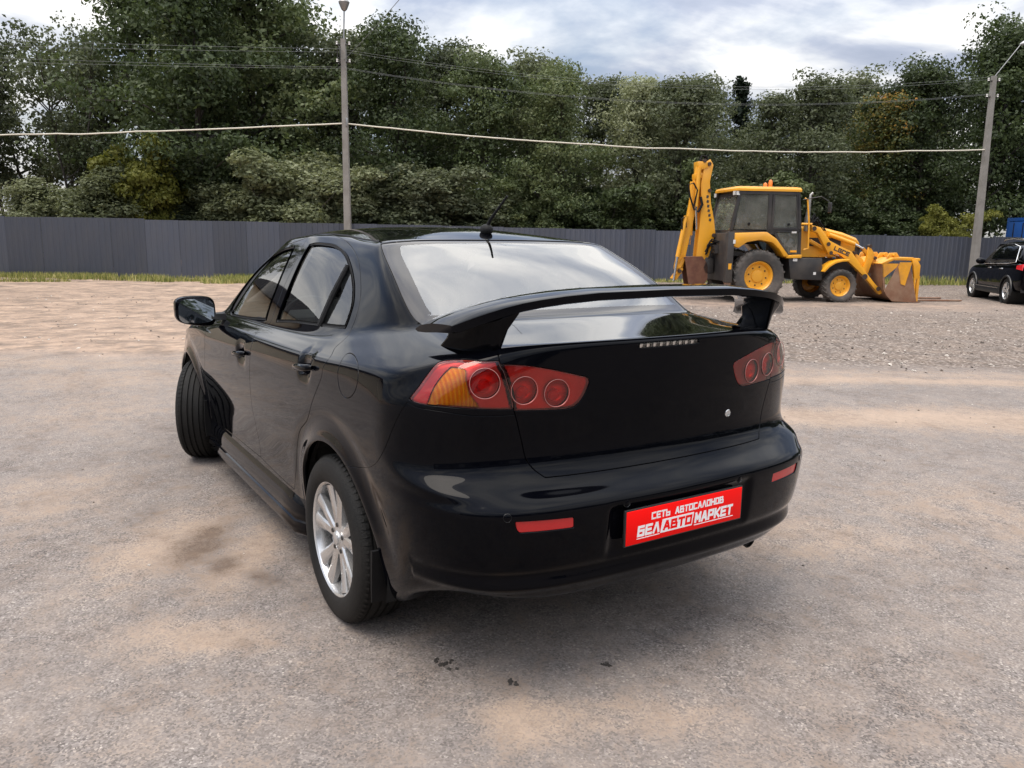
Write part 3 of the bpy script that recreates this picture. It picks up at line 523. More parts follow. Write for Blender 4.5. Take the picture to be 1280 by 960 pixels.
def build_sedan():
    car = tag(empty('sedan_car', (0, 0, 0)), 'glossy black four-door sedan with a rear wing and a red dealer plate, seen from behind', 'car')
    cm = CarMesh(); full = cm.full; SP = lambda name, s=6: smooth_poly(SEAM[name], s)
    paint, glass, dark, rubber = MAT['paint'], MAT['glass'], MAT['trim'], MAT['rubber']
    M = full
    # wheel arches
    def arch_field(A):
        f = np.full(len(A), 1.0); x, y, z = A[:, 0], A[:, 1], A[:, 2]
        for wx in WHX:
            r = (np.hypot((x - wx) / ARX, (z - WHZ) / ARZ) - 1) * .38; f = np.where((y > .3) & (z < .95), np.minimum(f, r), f)
        return f
    M = clip(M, arch_field(M[0]))
    backed_seams = []
    def cut(M, poly, gap=.005, backed=True):
        f = seam_field(cm, M[0], poly); inside = clip(M, f - gap / 2); rest = clip(M, -f - gap / 2)
        if backed: backed_seams.append(poly)
        return inside, rest
    # ---- rear window: glass with a dark printed border
    rg = [(-.8, 18.05, 1), (3.05, 18.0, 0), (3.30, 18.1, 0), (3.42, 18.43, 0), (3.475, 18.93, 0), (3.49, 19.7, 0), (3.46, 21.0, 0), (3.43, 22.1, 0), (3.33, 22.27, 0), (3.0, 22.3, 0), (-.8, 22.3, 1)]
    g, M = cut(M, smooth_poly(rg), .006)
    inner = smooth_poly([(-.8, 18.5, 1), (2.65, 18.5, 0), (2.80, 18.62, 0), (2.84, 18.9, 0), (2.82, 19.5, 0), (2.77, 20.2, 0), (2.62, 21.5, 0), (2.5, 21.72, 0), (2.3, 21.78, 0), (-.8, 21.85, 1)])
    f = seam_field(cm, g[0], inner)
    rear_glass = panel('rear_window', clip(g, f), MAT['rear_glass'], car, 0, 'B', -.003); panel('printed_border', clip(g, -f), MAT['frit'], rear_glass, .004, 'B', -.003)
    # ---- trunk lid and what sits in it
    lid_poly = smooth_poly([(-.8, 8.70, 1)] + [(1.2, 8.70, 0), (1.93, 8.74, 1)] + [tuple(q) for q in SEAM['lid_side'][::-1]][1:] + [(2.90, 15.0, 0), (2.86, 16.2, 0), (2.80, 17.0, 0), (2.62, 17.45, 1), (-.8, 17.5, 1)])
    lid, M = cut(M, lid_poly, .0055)
    sh = lambda pts, ids, du: [(q[0] + (du if i in ids else 0), *q[1:]) for i, q in enumerate(pts)]
    li, lid = cut(lid, smooth_poly(sh(SEAM['lamp_inner'], (0, 12, 13, 14, 15), .13)), .005, False)
    lo, M = cut(M, smooth_poly(sh(SEAM['lamp_outer'], (8, 9, 10, 11), -.13)), .005, False)
    br, lid = cut(lid, smooth_poly([(-.5, 12.72, 1), (.40, 12.71, 0), (.445, 12.5, 0), (.40, 12.29, 0), (-.5, 12.28, 1)]), .003, False)
    lid_o = panel('trunk_lid', lid, paint, car)
    panel('brake_light', br, MAT['clear_glass'], lid_o, .003, 'B', -.002); panel('lamp_housing', br, MAT['lamp_white'], lid_o, 0, 'B', -.016)
    bulb = MB()
    for k in range(9):
        y = (k - 4) * .0285; p, n = cm.ev([abs(y) / .285], [12.5]); bulb.box((p[0, 0] + .010, y, p[0, 2]), (.01, .0275, .019), bev=.002)
    bulb.build('reflector_cell', MAT['chrome_soft'], lid_o)
    # ---- tail lamps
    def holed(Mh, cs):
        for (u, v, rr) in cs: c_ = cm.ev([u], [v])[0][0]; Mh = clip(Mh, np.linalg.norm(Mh[0][:, :3] - c_, axis=1) - rr)
        return Mh
    for sd in 'LR':
        mir = 1 if sd == 'L' else -1
        def place(u, v, back):
            p, n = cm.ev([u], [v]); p = p[0] - n[0] * back; n = n[0]; return p * (1, mir, 1), n * (1, mir, 1)
        lamp = panel('tail_light', lo, MAT['red_lens'], car, .004, sd, -.001)
        am = smooth_poly([(3.70, 12.75, 1), (3.36, 12.25, 0), (3.28, 11.75, 0), (3.19, 11.35, 0), (2.98, 11.02, 1), (4.04, 11.14, 1), (3.92, 11.80, 0)])
        if sd == 'L':
            fa = seam_field(cm, lo[0], am); panel_am, panel_rest = clip(lo, fa), clip(lo, -fa)
        bpy.data.objects.remove(lamp); lamp = panel('tail_light', panel_rest, MAT['red_lens'], car, .003, sd, -.001)
        panel('amber_lens', panel_am, MAT['amber_lens'], lamp, .003, sd, -.001)
        panel('lamp_housing', holed(panel_rest, ((2.93, 11.56, .046),)), MAT['lamp_bowl'], lamp, -.009, sd, -.0105); panel('amber_reflector', panel_am, MAT['amber_bowl'], lamp, 0, sd, -.007)
        trunk_lamp = panel('trunk_lid_light', li, MAT['red_lens'], lid_o, .003, sd, -.001)
        panel('lamp_housing', holed(li, ((2.24, 11.34, .043), (1.70, 11.24, .043))), MAT['lamp_bowl'], trunk_lamp, -.009, sd, -.0105)
        for (par, u, v, rr) in ((lamp, 2.93, 11.56, .046), (trunk_lamp, 2.24, 11.34, .043), (trunk_lamp, 1.70, 11.24, .043)):
            p, n = place(u, v, .0005)
            e1, e2, _ = frame_of(n); MB().tube([p + n * .0006 + rr * (math.cos(a) * e1 + math.sin(a) * e2) for a in np.linspace(0, 2 * PI, 41)], .0010, 6, False).build('lamp_ring', MAT['chrome_pink'], par)
            MB().lathe([(0, -.030), (rr * .45, -.028), (rr * .75, -.022), (rr * .93, -.015), (rr * 1.0, -.009), (rr * 1.03, -.009)], p, n, 40).build('lamp_bowl', MAT['red_bowl'], par)
            MB().ball(p - n * .022 + np.array([0, 0, -rr * .22]), (rr * .22, rr * .50, rr * .40)).build('bulb', MAT['red_bulb'], par)
    # ---- rear bumper
    bump_poly = smooth_poly([(-.8, 10.86, 1), (2.40, 10.86, 1), (2.9, 10.86, 0), (3.314, 10.90, 0), (3.8, 10.98, 0), (4.213, 11.07, 0), (4.50, 11.24, 1)] + [(4.80, 10.6, 0), (5.10, 9.9, 0), (5.64, 8.6, 0), (6.06, 7.1, 0), (6.52, 6.25, 0), (6.95, 5.9, 0), (7.6, 5.6, 1), (7.6, -.6, 1), (-.8, -.6, 1)])
    bum, M = cut(M, bump_poly, .004)
    refl, bum = cut(bum, SP('reflector'), .004, False)
    bumper = panel('rear_bumper', bum, paint, car, .012)
    for sd in 'LR':
        panel('reflector', refl, MAT['red_reflector'], bumper, .008, sd, -.004)
        mir = 1 if sd == 'L' else -1
        for (u, v) in ((2.92, 5.72), (.95, 5.60)):
            p, n = cm.ev([u], [v]); p = p[0] * (1, mir, 1); n = n[0] * (1, mir, 1)
            MB().lathe([(0, .0016), (.0085, .0014), (.0105, 0), (.0115, -.004)], p, n, 24).build('parking_sensor', paint, bumper)
            MB().lathe([(.0112, -.001), (.0125, .0006), (.0138, -.002)], p, n, 24).build('sensor_ring', dark, bumper)
    # boot lock
    p, n = cm.ev([1.26], [10.0]); p = p[0] * (1, -1, 1); n = n[0] * (1, -1, 1)
    j = np.argmin(np.hypot(full[0][:, 1] - .318, full[0][:, 2] - .838) + (full[0][:, 0] > -.7) * 9); p = full[0][j, :3] * (1, -1, 1); MB().lathe([(0, .001), (.006, .0015), (.011, .003), (.014, .001), (.0145, -.012)], p, (-1, 0, .05), 24).build('boot_lock', MAT['alloy'], lid_o)
    # thin tread strip along the bumper top
    strip = MB(); us = np.linspace(-2.05, 2.05, 60); pts = []
    for (v, o) in ((6.55, .001), (6.7, .004), (7.0, .004), (7.15, .001)):
        q, n = cm.ev(us, np.full(60, v)); pts.append(q + n * o)
    # ---- number plate
    pb = bumper.data.vertices; xpl = -.972
    plate = MB().box((xpl, .008, .560), (.010, .532, .122), bev=.003).build('number_plate_frame', dark, car)
    MB().box((xpl - .0055, .008, .560), (.004, .520, .112), bev=.0015).build('number_plate', MAT['plate_red'], plate)
    W, Rd = MAT['plate_white'], MAT['plate_red']
    glyph(plate, 'СЕТЬ АВТОСАЛОНОВ', -.158, .170, .587, .0245, .0056, 0, W, xpl - .0078)
    glyph(plate, 'БЕЛ', -.216, -.118, .5445, .037, .0088, .10, W, xpl - .0078)
    glyph(plate, 'МАРКЕТ', .036, .218, .5445, .037, .0088, .10, W, xpl - .0078)
    MB().prism([(-.117, -.0225), (.024, -.0225), (.032, .0225), (-.109, .0225)], (xpl - .0076, .008, .5445), (0, -1, 0), (0, 0, 1), 0, .0006).build('lettering_block', W, plate, 0)
    glyph(plate, 'АВТО', -.106, .024, .5445, .033, .0084, .10, Rd, xpl - .0086)
    for (a, b) in ((-.217, -.120), (.034, .220)):
        MB().prism([(a, -.0013), (b, -.0013), (b, .0013), (a, .0013)], (xpl - .0076, .008, .5205), (0, -1, 0), (0, 0, 1), 0, .0006).build('underline', W, plate, 0)
    # ---- doors
    bs = [tuple(q) for q in SEAM['bsplit']]
    rear_poly = SP('door_rear')
    ft = [tuple(q) for q in SEAM['door_front_top']]
    front_poly = smooth_poly([bs[0]] + [bs[i] for i in range(1, len(bs))] + [(11.6, 22.10, 0), (12.1, 21.85, 0), (12.75, 21.62, 0), (13.5, 21.38, 0), (14.1, 21.05, 0), (14.42, 20.5, 0), (14.52, 19.9, 0), (14.6, 19.3, 0), (14.68, 18.7, 0), (14.72, 18.1, 0), (14.4, 17.2, 0), (14.10, 15.0, 0)] +
                             [(14.03, 12.9, 0), (13.96, 10.9, 0), (14.05, 10.1, 0), (14.17, 8.1, 0), (14.3, 5.6, 0), (14.4, 3.8, 0), (14.46, 2.9, 1), (13.0, 2.98, 0)])
    win_r = SP('window_rear')
    win_f = smooth_poly([(13.55, 17.75, 1), (13.85, 18.4, 0), (14.12, 19.2, 0), (14.2, 19.8, 0), (14.12, 20.35, 0), (13.85, 20.75, 0), (13.45, 21.0, 0), (12.75, 21.28, 0), (11.95, 21.42, 1), (11.75, 20.8, 0), (11.60, 20.0, 0), (11.50, 19.3, 0), (11.42, 18.7, 0), (11.38, 18.33, 1), (12.4, 18.0, 0)])
    for (poly, win, nm, hd) in ((rear_poly, win_r, 'door', 0), (front_poly, win_f, 'door', 1)):
        d, M = cut(M, poly, .005)
        f = seam_field(cm, d[0], win); gl = clip(d, f); d = clip(d, -f)
        fg = seam_field(cm, gl[0], win)
        for sd in 'LR':
            mir = 1 if sd == 'L' else -1
            door = panel(nm, d, paint, car, .012, sd)
            panel('window_seal', clip(gl, .011 - fg), rubber, door, -.006, sd, -.0035)
            gw = clip(gl, fg - .009)
            if hd == 1:                                  # black corner piece that carries the mirror
                fs_ = gw[0][:, 6] - (13.70 - (gw[0][:, 7] - 18.0) * .02); panel('mirror_base', clip(gw, fs_), dark, door, 0, sd, -.004); gw = clip(gw, -fs_)
            panel('window', gw, glass, door, 0, sd, -.006)
            if hd == 0:                                  # upright bar in front of the small rear pane
                top, bot = cm.ev([6.62, 8.05], [20.62, 18.68])[0]; top, bot = top * (1, mir, 1), bot * (1, mir, 1)
                MB().tube([bot + (bot - top) * .03, (top + bot) / 2 + np.array([0, mir * .006, 0]), top], [.013, .013, .012], 8).build('window_bar', rubber, door)
            hx, hz = HANDLES[hd]
            j = np.argmin(np.hypot(full[0][:, 0] - hx, full[0][:, 2] - hz) + (full[0][:, 1] < .6)); y0 = full[0][j, 1] + .020
            q = [np.array([hx + dx, mir * (y0 + dy), hz + dz]) for dx, dy, dz in ((-.098, .004, .010), (-.085, .016, .009), (-.04, .023, .003), (.02, .023, -.003), (.07, .017, -.008), (.092, .004, -.010))]
            hb = MB().tube(q, [.009, .0125, .0145, .0145, .0125, .009], 12); hb.build('door_handle', paint, door)
    # ---- fuel flap, roof, windscreen, hood, front end
    fl, M = cut(M, SP('fuel_flap'), .0055); panel('fuel_flap', fl, paint, car, .012, 'L')
    panel('side_panel_inset', fl, paint, car, .012, 'R')
    ws = smooth_poly([(15.9, 18.35, 1), (15.75, 19.2, 0), (15.7, 20.2, 0), (15.85, 21.3, 0), (16.4, 22.2, 1), (22.8, 22.3, 1), (22.8, 18.3, 1)])
    w, M = cut(M, ws, .006); panel('windscreen', w, glass, car, .004, 'B', -.003)
    rf, M = cut(M, smooth_poly([(-.8, 22.42, 1), (3.1, 22.42, 0), (3.42, 22.55, 0), (3.9, 22.85, 0), (5, 22.95, 0), (9, 22.95, 0), (13, 22.9, 0), (15, 22.85, 0), (16.1, 22.6, 0), (16.6, 22.45, 1), (22.8, 22.45, 1), (22.8, 25.5, 1), (-.8, 25.5, 1)]), .010)
    roof = panel('roof', rf, paint, car, .012)
    hd_, M = cut(M, smooth_poly([(15.3, 17.6, 1), (15.6, 15.5, 0), (17.2, 14.2, 0), (18.6, 13.5, 0), (20, 13.1, 0), (22.8, 12.9, 1), (22.8, 17.7, 1)]), .006); panel('hood', hd_, paint, car)
    hl, M = cut(M, smooth_poly([(17.5, 12.6, 1), (18.4, 12.7, 0), (19.6, 12.6, 0), (20.6, 12.0, 1), (20.5, 10.2, 0), (19.2, 9.4, 0), (18.3, 10.2, 0)]), .004)
    for sd in 'LR': panel('headlight', hl, MAT['clear_lens'], car, .01, sd)
    fb, M = cut(M, smooth_poly([(16.3, -.6, 1), (16.9, 5.0, 0), (17.4, 8.5, 0), (18.2, 9.6, 1), (19.2, 9.0, 0), (20.6, 9.6, 0), (22.8, 9.9, 1), (22.8, -.6, 1)]), .005)
    fbo = panel('front_bumper', fb, paint, car); gr = smooth_poly([(20.2, 3.0, 1), (20.3, 8.6, 0), (22.8, 8.9, 1), (22.8, 2.8, 1)])
    body = panel('body_shell', M, paint, car, .016)
    # added black strips block light in the seam gaps, dark skin inside lower body
    parts = []
    for poly in backed_seams:
        f = seam_field(cm, full[0], poly); b = clip(full, np.minimum(.013 - np.abs(f), arch_field(full[0]) - .012)); parts.append(b)
    A = np.concatenate([b[0] for b in parts]); k = 0; T = []
    for b in parts: T.append(b[1] + k); k += len(b[0])
    panel('seam_backing', (A, np.concatenate(T)), MAT['black_matt'], car, 0, 'B', -.0105)
    cu, cv = np.meshgrid(np.linspace(0, 22, 90), np.linspace(0, 17, 40)); q, n = cm.ev(cu.ravel(), cv.ravel()); ii = np.arange(3600).reshape(40, 90)
    ct = np.concatenate([np.stack([ii[:-1, :-1], ii[1:, 1:], ii[:-1, 1:]], -1).reshape(-1, 3), np.stack([ii[:-1, :-1], ii[1:, :-1], ii[1:, 1:]], -1).reshape(-1, 3)])
    inn = (np.concatenate([q, n, cu.reshape(-1, 1), cv.reshape(-1, 1)], 1), ct); inn = clip(inn, arch_field(inn[0]) - .01)
    panel('inner_shell', inn, MAT['black_matt'], car, 0, 'B', -.055)
    # ---- roof mouldings: black strips in the two roof channels
    for mir in (1, -1):
        us = np.linspace(3.75, 15.8, 70); vs = np.interp(us, [3.75, 4.3, 5, 13, 15, 15.8], [22.74, 22.88, 22.95, 22.9, 22.85, 22.7]); q, n = cm.ev(us, vs); q = q - n * .004; q[:, 1] *= mir
        MB().tube(list(q), .0075, 6).build('roof_moulding', rubber, car)
    # ---- interior
    cab = MAT['cabin']; seatm = MAT['seat']
    fl_ = MB().box((1.15, 0, .25), (3.0, 1.44, .06), bev=.02); fl_.box((.02, 0, .62), (.55, 1.3, .5), bev=.05); fl_.build('cabin_floor', cab, car)
    MB().box((-.02, 0, 1.045), (.50, 1.22, .05), bev=.02).build('parcel_shelf', cab, car)
    MB().loft([[(2.05, y, 1.005 - .02 * abs(y)), (1.72, y, .99 - .02 * abs(y)), (1.66, y, .93), (1.70, y, .74), (2.05, y, .72)] for y in np.linspace(-.70, .70, 9)]).build('dashboard', cab, car)
    for y, x in ((.37, 1.12), (-.37, 1.12)):
        s = MB().box((x + .13, y, .55), (.54, .50, .18), bev=.07, seg=3); s.box((x - .17, y, .86), (.17, .48, .60), rot=(0, -.30, 0), bev=.07, seg=3); seat = s.build('front_seat', seatm, car)
        MB().box((x - .29, y, 1.235), (.11, .26, .17), rot=(0, -.2, 0), bev=.05, seg=3).build('headrest', seatm, seat)
    s = MB().box((.48, 0, .52), (.50, 1.24, .18), bev=.06); s.box((.20, 0, .80), (.17, 1.24, .58), rot=(0, -.40, 0), bev=.06, seg=3); bench = s.build('rear_seat', seatm, car)
    for y in (.38, 0, -.38): MB().box((.075, y, 1.115), (.10, .25, .13), rot=(0, -.25, 0), bev=.045, seg=3).build('headrest', seatm, bench)
    st = MB(); c = np.array([1.62, .37, .93]); ax = unit((-.88, 0, .42)); e1, e2, _ = frame_of(ax); ring = [c + .185 * (math.cos(a) * e1 + math.sin(a) * e2) for a in np.linspace(0, 2 * PI, 33)]
    st.tube(ring, .015, 8, False); st.rod(c - e1 * .18, c + e1 * .18, .014); st.rod(c, c - e2 * .18, .014); st.rod(c, c - ax * .2, .03); st.build('steering_wheel', cab, car)
    MB().box((1.78, 0, 1.345), (.03, .24, .06), bev=.01).build('rear_view_mirror', cab, car)
    # ---- side mirrors
    for mir in (1, -1):
        rings = []
        for (t, s) in ((0, .70), (.015, .97), (.03, 1.0), (.07, .98), (.11, .84), (.14, .55), (.15, .25)):
            sec = []
            for a in np.linspace(0, 2 * PI, 29)[:-1]:
                ca, sa = math.cos(a), math.sin(a); e = .55; w = abs(ca) ** e * (1 if ca > 0 else -1); h = abs(sa) ** e * (1 if sa > 0 else -1)
                taper = 1 + .14 * w                        # deeper at the outer end? slightly lower towards the door
                sec.append((1.845 + t, mir * (.962 + .108 * s * w), 1.030 + .082 * s * h * (1 - .10 * w) + .008 * w))
            rings.append(sec)
        mo = MB().loft(rings); mirr = mo.build('side_mirror', paint, car, 40)
        sec = [(1.843, mir * (.962 + .093 * abs(math.cos(a)) ** .55 * (1 if math.cos(a) > 0 else -1)), 1.031 + .067 * abs(math.sin(a)) ** .55 * (1 if math.sin(a) > 0 else -1)) for a in np.linspace(0, 2 * PI, 29)[:-1]]
        MB().loft([sec, [(x - .004, y, z) for x, y, z in sec]]).build('mirror_glass', MAT['mirror'], mirr)
        MB().loft([[(1.83, mir * .885, .985), (1.93, mir * .885, .985), (1.93, mir * .885, 1.01), (1.84, mir * .885, 1.01)], [(1.86, mir * .80, .975), (1.98, mir * .79, .975), (1.97, mir * .79, 1.01), (1.87, mir * .80, 1.01)]]).build('mirror_arm', dark, mirr)
        MB().box((2.12, mir * .872, .845), (.03, .012, .022), bev=.004).build('side_marker', MAT['clear_lens'], car)
    # ---- rear wing: one blade that droops to swept tips, on two broad legs
    ys = np.array([0, .15, .30, .42, .50, .56, .61, .655, .69, .72, .738])
    xt = np.interp(ys, [0, .30, .45, .55, .62, .68, .738], [-.850, -.845, -.832, -.815, -.79, -.755, -.70]); zt = np.interp(ys, [0, .30, .45, .55, .62, .68, .738], [1.297, 1.293, 1.283, 1.269, 1.251, 1.228, 1.196])
    xl = np.interp(ys, [0, .30, .45, .55, .62, .68, .738], [-.665, -.66, -.64, -.605, -.56, -.51, -.45]); zl = np.interp(ys, [0, .30, .45, .55, .62, .68, .738], [1.285, 1.281, 1.268, 1.249, 1.225, 1.196, 1.160])
    th = np.interp(ys, [0, .5, .60, .70, .738], [.026, .027, .029, .033, .028])
    prof = [(0, 0.0), (.04, .22), (.18, .55), (.45, .62), (.75, .35), (.97, .06), (1.0, -.05), (1.0, -.90), (.96, -.98), (.6, -.72), (.3, -.60), (.08, -.38)]
    rings = []
    for s in (-1, 1):
        seq = range(len(ys) - 1, 0, -1) if s < 0 else range(len(ys))
        for i in seq:
            tip = 1.0 if i < len(ys) - 1 else .8
            rings.append([(xl[i] + (xt[i] - xl[i]) * a, s * ys[i], zl[i] + (zt[i] - zl[i]) * a + th[i] * b * tip * (1 if a < 1 else 1) - .0) for a, b in prof])
    wing = MB().loft(rings); wing_o = wing.build('rear_wing', paint, car, 50)
    for mir in (1, -1):
        legs = []
        for (t, pl) in ((0, [(-.752, .592), (-.735, .618), (-.62, .676), (-.50, .700), (-.50, .678), (-.61, .640)]), (.5, [(-.775, .580), (-.757, .618), (-.66, .668), (-.56, .688), (-.56, .660), (-.65, .620)]), (1, [(-.812, .552), (-.795, .618), (-.70, .668), (-.575, .680), (-.58, .63), (-.68, .585)])):
            zz = [(1.118, 1.108, 1.095, 1.085, 1.10, 1.125), (1.185, 1.175, 1.155, 1.14, 1.155, 1.185), (1.252, 1.224, 1.198, 1.19, 1.203, 1.240)][int(t * 2)]
            legs.append([(x, mir * y, z) for (x, y), z in zip(pl, zz)])
        bmn = MB().loft(legs); lg = bmn.build('wing_leg', paint, wing_o, 60)
        sub = lg.modifiers.new('round', 'BEVEL'); sub.width = .012; sub.segments = 3; sub.limit_method = 'ANGLE'; sub.angle_limit = math.radians(30)
    # ---- aerial, exhaust, flaps, skirts, underbody
    p, n = cm.ev([0], [23.9]); p = p[0]; p[1] = 0
    an = MB().ball(p + np.array([-.02, 0, .012]), (.037, .028, .026)); ant = an.build('antenna_base', rubber, car)
    MB().tube([p + np.array([-.02, 0, .02]), p + np.array([-.05, -.006, .062]), p + np.array([-.16, -.02, .155])], [.0085, .007, .0045], 8).build('antenna_rod', rubber, ant)
    ex = MB(); ex.lathe([(.028, -.02), (.030, 0), (.026, .001), (.025, -.06)], (-.870, -.44, .345), (-1, 0, -.12), 24); ex.tube([(-.855, -.44, .347), (-.70, -.44, .33), (-.5, -.40, .28)], [.027, .025, .025], 12); ex.build('exhaust_pipe', MAT['dark_metal'], car)
    MB().box((-.60, -.1, .43), (.24, .8, .14), bev=.06, seg=3).build('silencer', MAT['dark_metal'], car)
    und = MB().box((1.75, 0, .215), (2.7, 1.30, .03)); und.box((-.42, 0, .42), (.7, 1.1, .03)); und.build('underbody', MAT['black_matt'], car)
    for mir in (1, -1):
        for wx in WHX:                                                # wheel housings
            V = []; F = []
            for k in range(33):
                a = -.28 + (PI + .56) * k / 32
                for rr, yy in ((.12, .50), (.408, .53), (.408, .835)): V.append((wx + rr * math.cos(a) * 1.03, mir * yy, WHZ + rr * math.sin(a) * .97))
                if k: b = k * 3; F += [(b - 3, b, b + 1, b - 2), (b - 2, b + 1, b + 2, b - 1)]
            mesh_obj('wheel_housing', V, F, MAT['black_matt'], car)
        fp = [(.0, .0), (.020, .10), (.035, .22), (.05, .27)]
        MB().loft([[(-.332, mir * .770, .190), (-.340, mir * .770, .190), (-.340, mir * .860, .195), (-.332, mir * .860, .195)], [(-.345, mir * .74, .26), (-.355, mir * .74, .26), (-.355, mir * .866, .26), (-.345, mir * .866, .26)], [(-.365, mir * .72, .40), (-.38, mir * .72, .40), (-.38, mir * .872, .40), (-.365, mir * .872, .40)]]).build('mud_flap', rubber, car)
        MB().loft([[(2.262, mir * .70, .22), (2.254, mir * .70, .22), (2.254, mir * .866, .22), (2.262, mir * .866, .22)], [(2.255, mir * .70, .30), (2.245, mir * .70, .30), (2.245, mir * .872, .30), (2.255, mir * .872, .30)], [(2.235, mir * .70, .45), (2.225, mir * .70, .45), (2.225, mir * .872, .45), (2.235, mir * .872, .45)]]).build('mud_flap', rubber, car)
        pr = [(.74, .175), (.845, .165), (.868, .180), (.873, .205), (.870, .232), (.862, .238), (.864, .250), (.862, .285), (.852, .318), (.835, .345), (.74, .34)]
        secs = []
        for x, k in ((.43, .96), (.50, .995), (.7, 1), (1.2, 1), (1.8, 1), (2.15, .998), (2.23, .97)): secs.append([(x + (.06 if x < .6 else 0) * 0, mir * (.74 + (y - .74) * (1 if k > .99 else .8)) * (1 if k > .96 else .995), z) for y, z in pr])
        MB().loft(secs).build('side_skirt', paint, car, 28)
    # ---- wheels
    def wheel(x, mir, steer):
        w = empty('wheel', (x, mir * (.785 if x < 1 else .790), .318), steer); w.parent = car
        out = 1
        t = MB(); prof = [(.214, .088), (.226, .098), (.243, .104), (.262, .1055), (.280, .103), (.297, .097), (.309, .088), (.3165, .074)]
        gro = [(.319, .062), (.3195, .058), (.3125, .056), (.3125, .049), (.320, .047), (.3212, .022), (.3135, .020), (.3135, .011), (.3214, .009)]
        top = prof + gro; full_p = top + [(r, -a) for r, a in top[::-1]]
        t.lathe(full_p, (0, 0, 0), (0, 1, 0), 96); tyre = t.build('tyre', MAT['tyre'], w, 30, fix=False)
        tr = MB()                                                    # cross cuts on the shoulders
        for k in range(72):
            a = 2 * PI * k / 72; c, s = math.cos(a), math.sin(a)
            for sg in (1, -1):
                r0, r1 = .3155, .3215
                tr.add([(c * r1 - s * .0052, sg * .073, s * r1 + c * .0052), (c * r1 - s * -.0052, sg * .073, s * r1 - c * .0052), (c * (r1 + .0008) + s * .0052, sg * .0605, s * (r1 + .0008) - c * .0052), (c * (r1 + .0008) - s * .0052, sg * .0605, s * (r1 + .0008) + c * .0052),
                        (c * .303 - s * .0052, sg * .094, s * .303 + c * .0052), (c * .303 + s * .0052, sg * .094, s * .303 - c * .0052)], [(0, 1, 2, 3), (4, 5, 1, 0)])
        tag(tr.build('tread_block', MAT['tyre'], tyre, 20, fix=False), kind='stuff')
        r = MB(); r.lathe([(.203, -.06), (.2035, .045), (.206, .070), (.211, .087), (.2175, .0925), (.2235, .0925), (.2255, .086), (.222, .074), (.214, .03), (.214, -.06)], (0, 0, 0), (0, mir, 0), 72)
        r.lathe([(0, .078), (.020, .078), (.027, .076), (.030, .072), (.050, .068), (.066, .064), (.070, .040), (.0, .03)], (0, 0, 0), (0, mir, 0), 48)
        for k in range(10):
            a0 = 2 * PI * (k // 2) / 5 + (.235 if k % 2 else -.235) + .3; base = 2 * PI * (k // 2) / 5 + (.16 if k % 2 else -.16) + .3
            secs = []
            for (rad, dep, hw, tk) in ((.045, .070, .021, .040), (.075, .0715, .0205, .036), (.115, .074, .0215, .032), (.155, .0775, .0245, .028), (.185, .081, .0285, .024), (.2055, .084, .0335, .020)):
                a = base + (a0 - base) * min(1, (rad - .045) / .10); c, s = math.cos(a), math.sin(a); P_ = lambda q, d: (c * rad - s * q, mir * d, s * rad + c * q)
                secs.append([P_(-hw, dep - tk), P_(-hw, dep - .006), P_(-hw * .62, dep), P_(hw * .62, dep), P_(hw, dep - .006), P_(hw, dep - tk)])
            r.loft(secs)
        rim = r.build('rim', MAT['alloy'], w, 32)
        MB().lathe([(0, .0835), (.021, .083), (.026, .080), (.027, .070)], (0, 0, 0), (0, mir, 0), 32).build('hub_cap', MAT['alloy'], rim)
        for k in range(5):
            a = 2 * PI * k / 5 + .3; MB().lathe([(0, .074), (.008, .074), (.0095, .070), (.0095, .055)], (.053 * math.cos(a), 0, .053 * math.sin(a)), (0, mir, 0), 6).build('wheel_nut', MAT['dark_metal'], rim)
        MB().lathe([(.06, .0), (.145, .0), (.145, -.02), (.06, -.02)], (0, 0, 0), (0, mir, 0), 48, closed=True).build('brake_disc', MAT['dark_metal'], w)
        MB().lathe([(0, -.065), (.199, -.065)], (0, 0, 0), (0, mir, 0), 32).build('brake_backplate', MAT['black_matt'], w)
    for mir in (1, -1):
        wheel(0, mir, 0); wheel(2.635, mir, math.radians(-27))
    return car
# ---------------------------------------------------------------- the yard: ground, fence, poles, wires, trees
def ground_z(x, y):
    d = np.hypot(np.asarray(x, float) - .5, np.asarray(y, float)); t = np.clip((d - 6) / 9, 0, 1); return -.16 * t * t * (3 - 2 * t)
def vnoise(x, y, s, seed=0):
    """cheap smooth value noise for laying out sand"""
    r = np.random.default_rng(seed).random((64, 64)); x = np.asarray(x) * s + 17.3; y = np.asarray(y) * s + 9.1
    i, j = np.floor(x).astype(int), np.floor(y).astype(int); a, b = x - i, y - j; a = a * a * (3 - 2 * a); b = b * b * (3 - 2 * b)
    g = lambda p, q: r[p % 64, q % 64]
    return (g(i, j) * (1 - a) + g(i + 1, j) * a) * (1 - b) + (g(i, j + 1) * (1 - a) + g(i + 1, j + 1) * a) * b
def fbm(x, y, s, seed=0): return sum(vnoise(x, y, s * 2 ** k, seed + k) * .5 ** (k + 1) for k in range(4)) / .9375
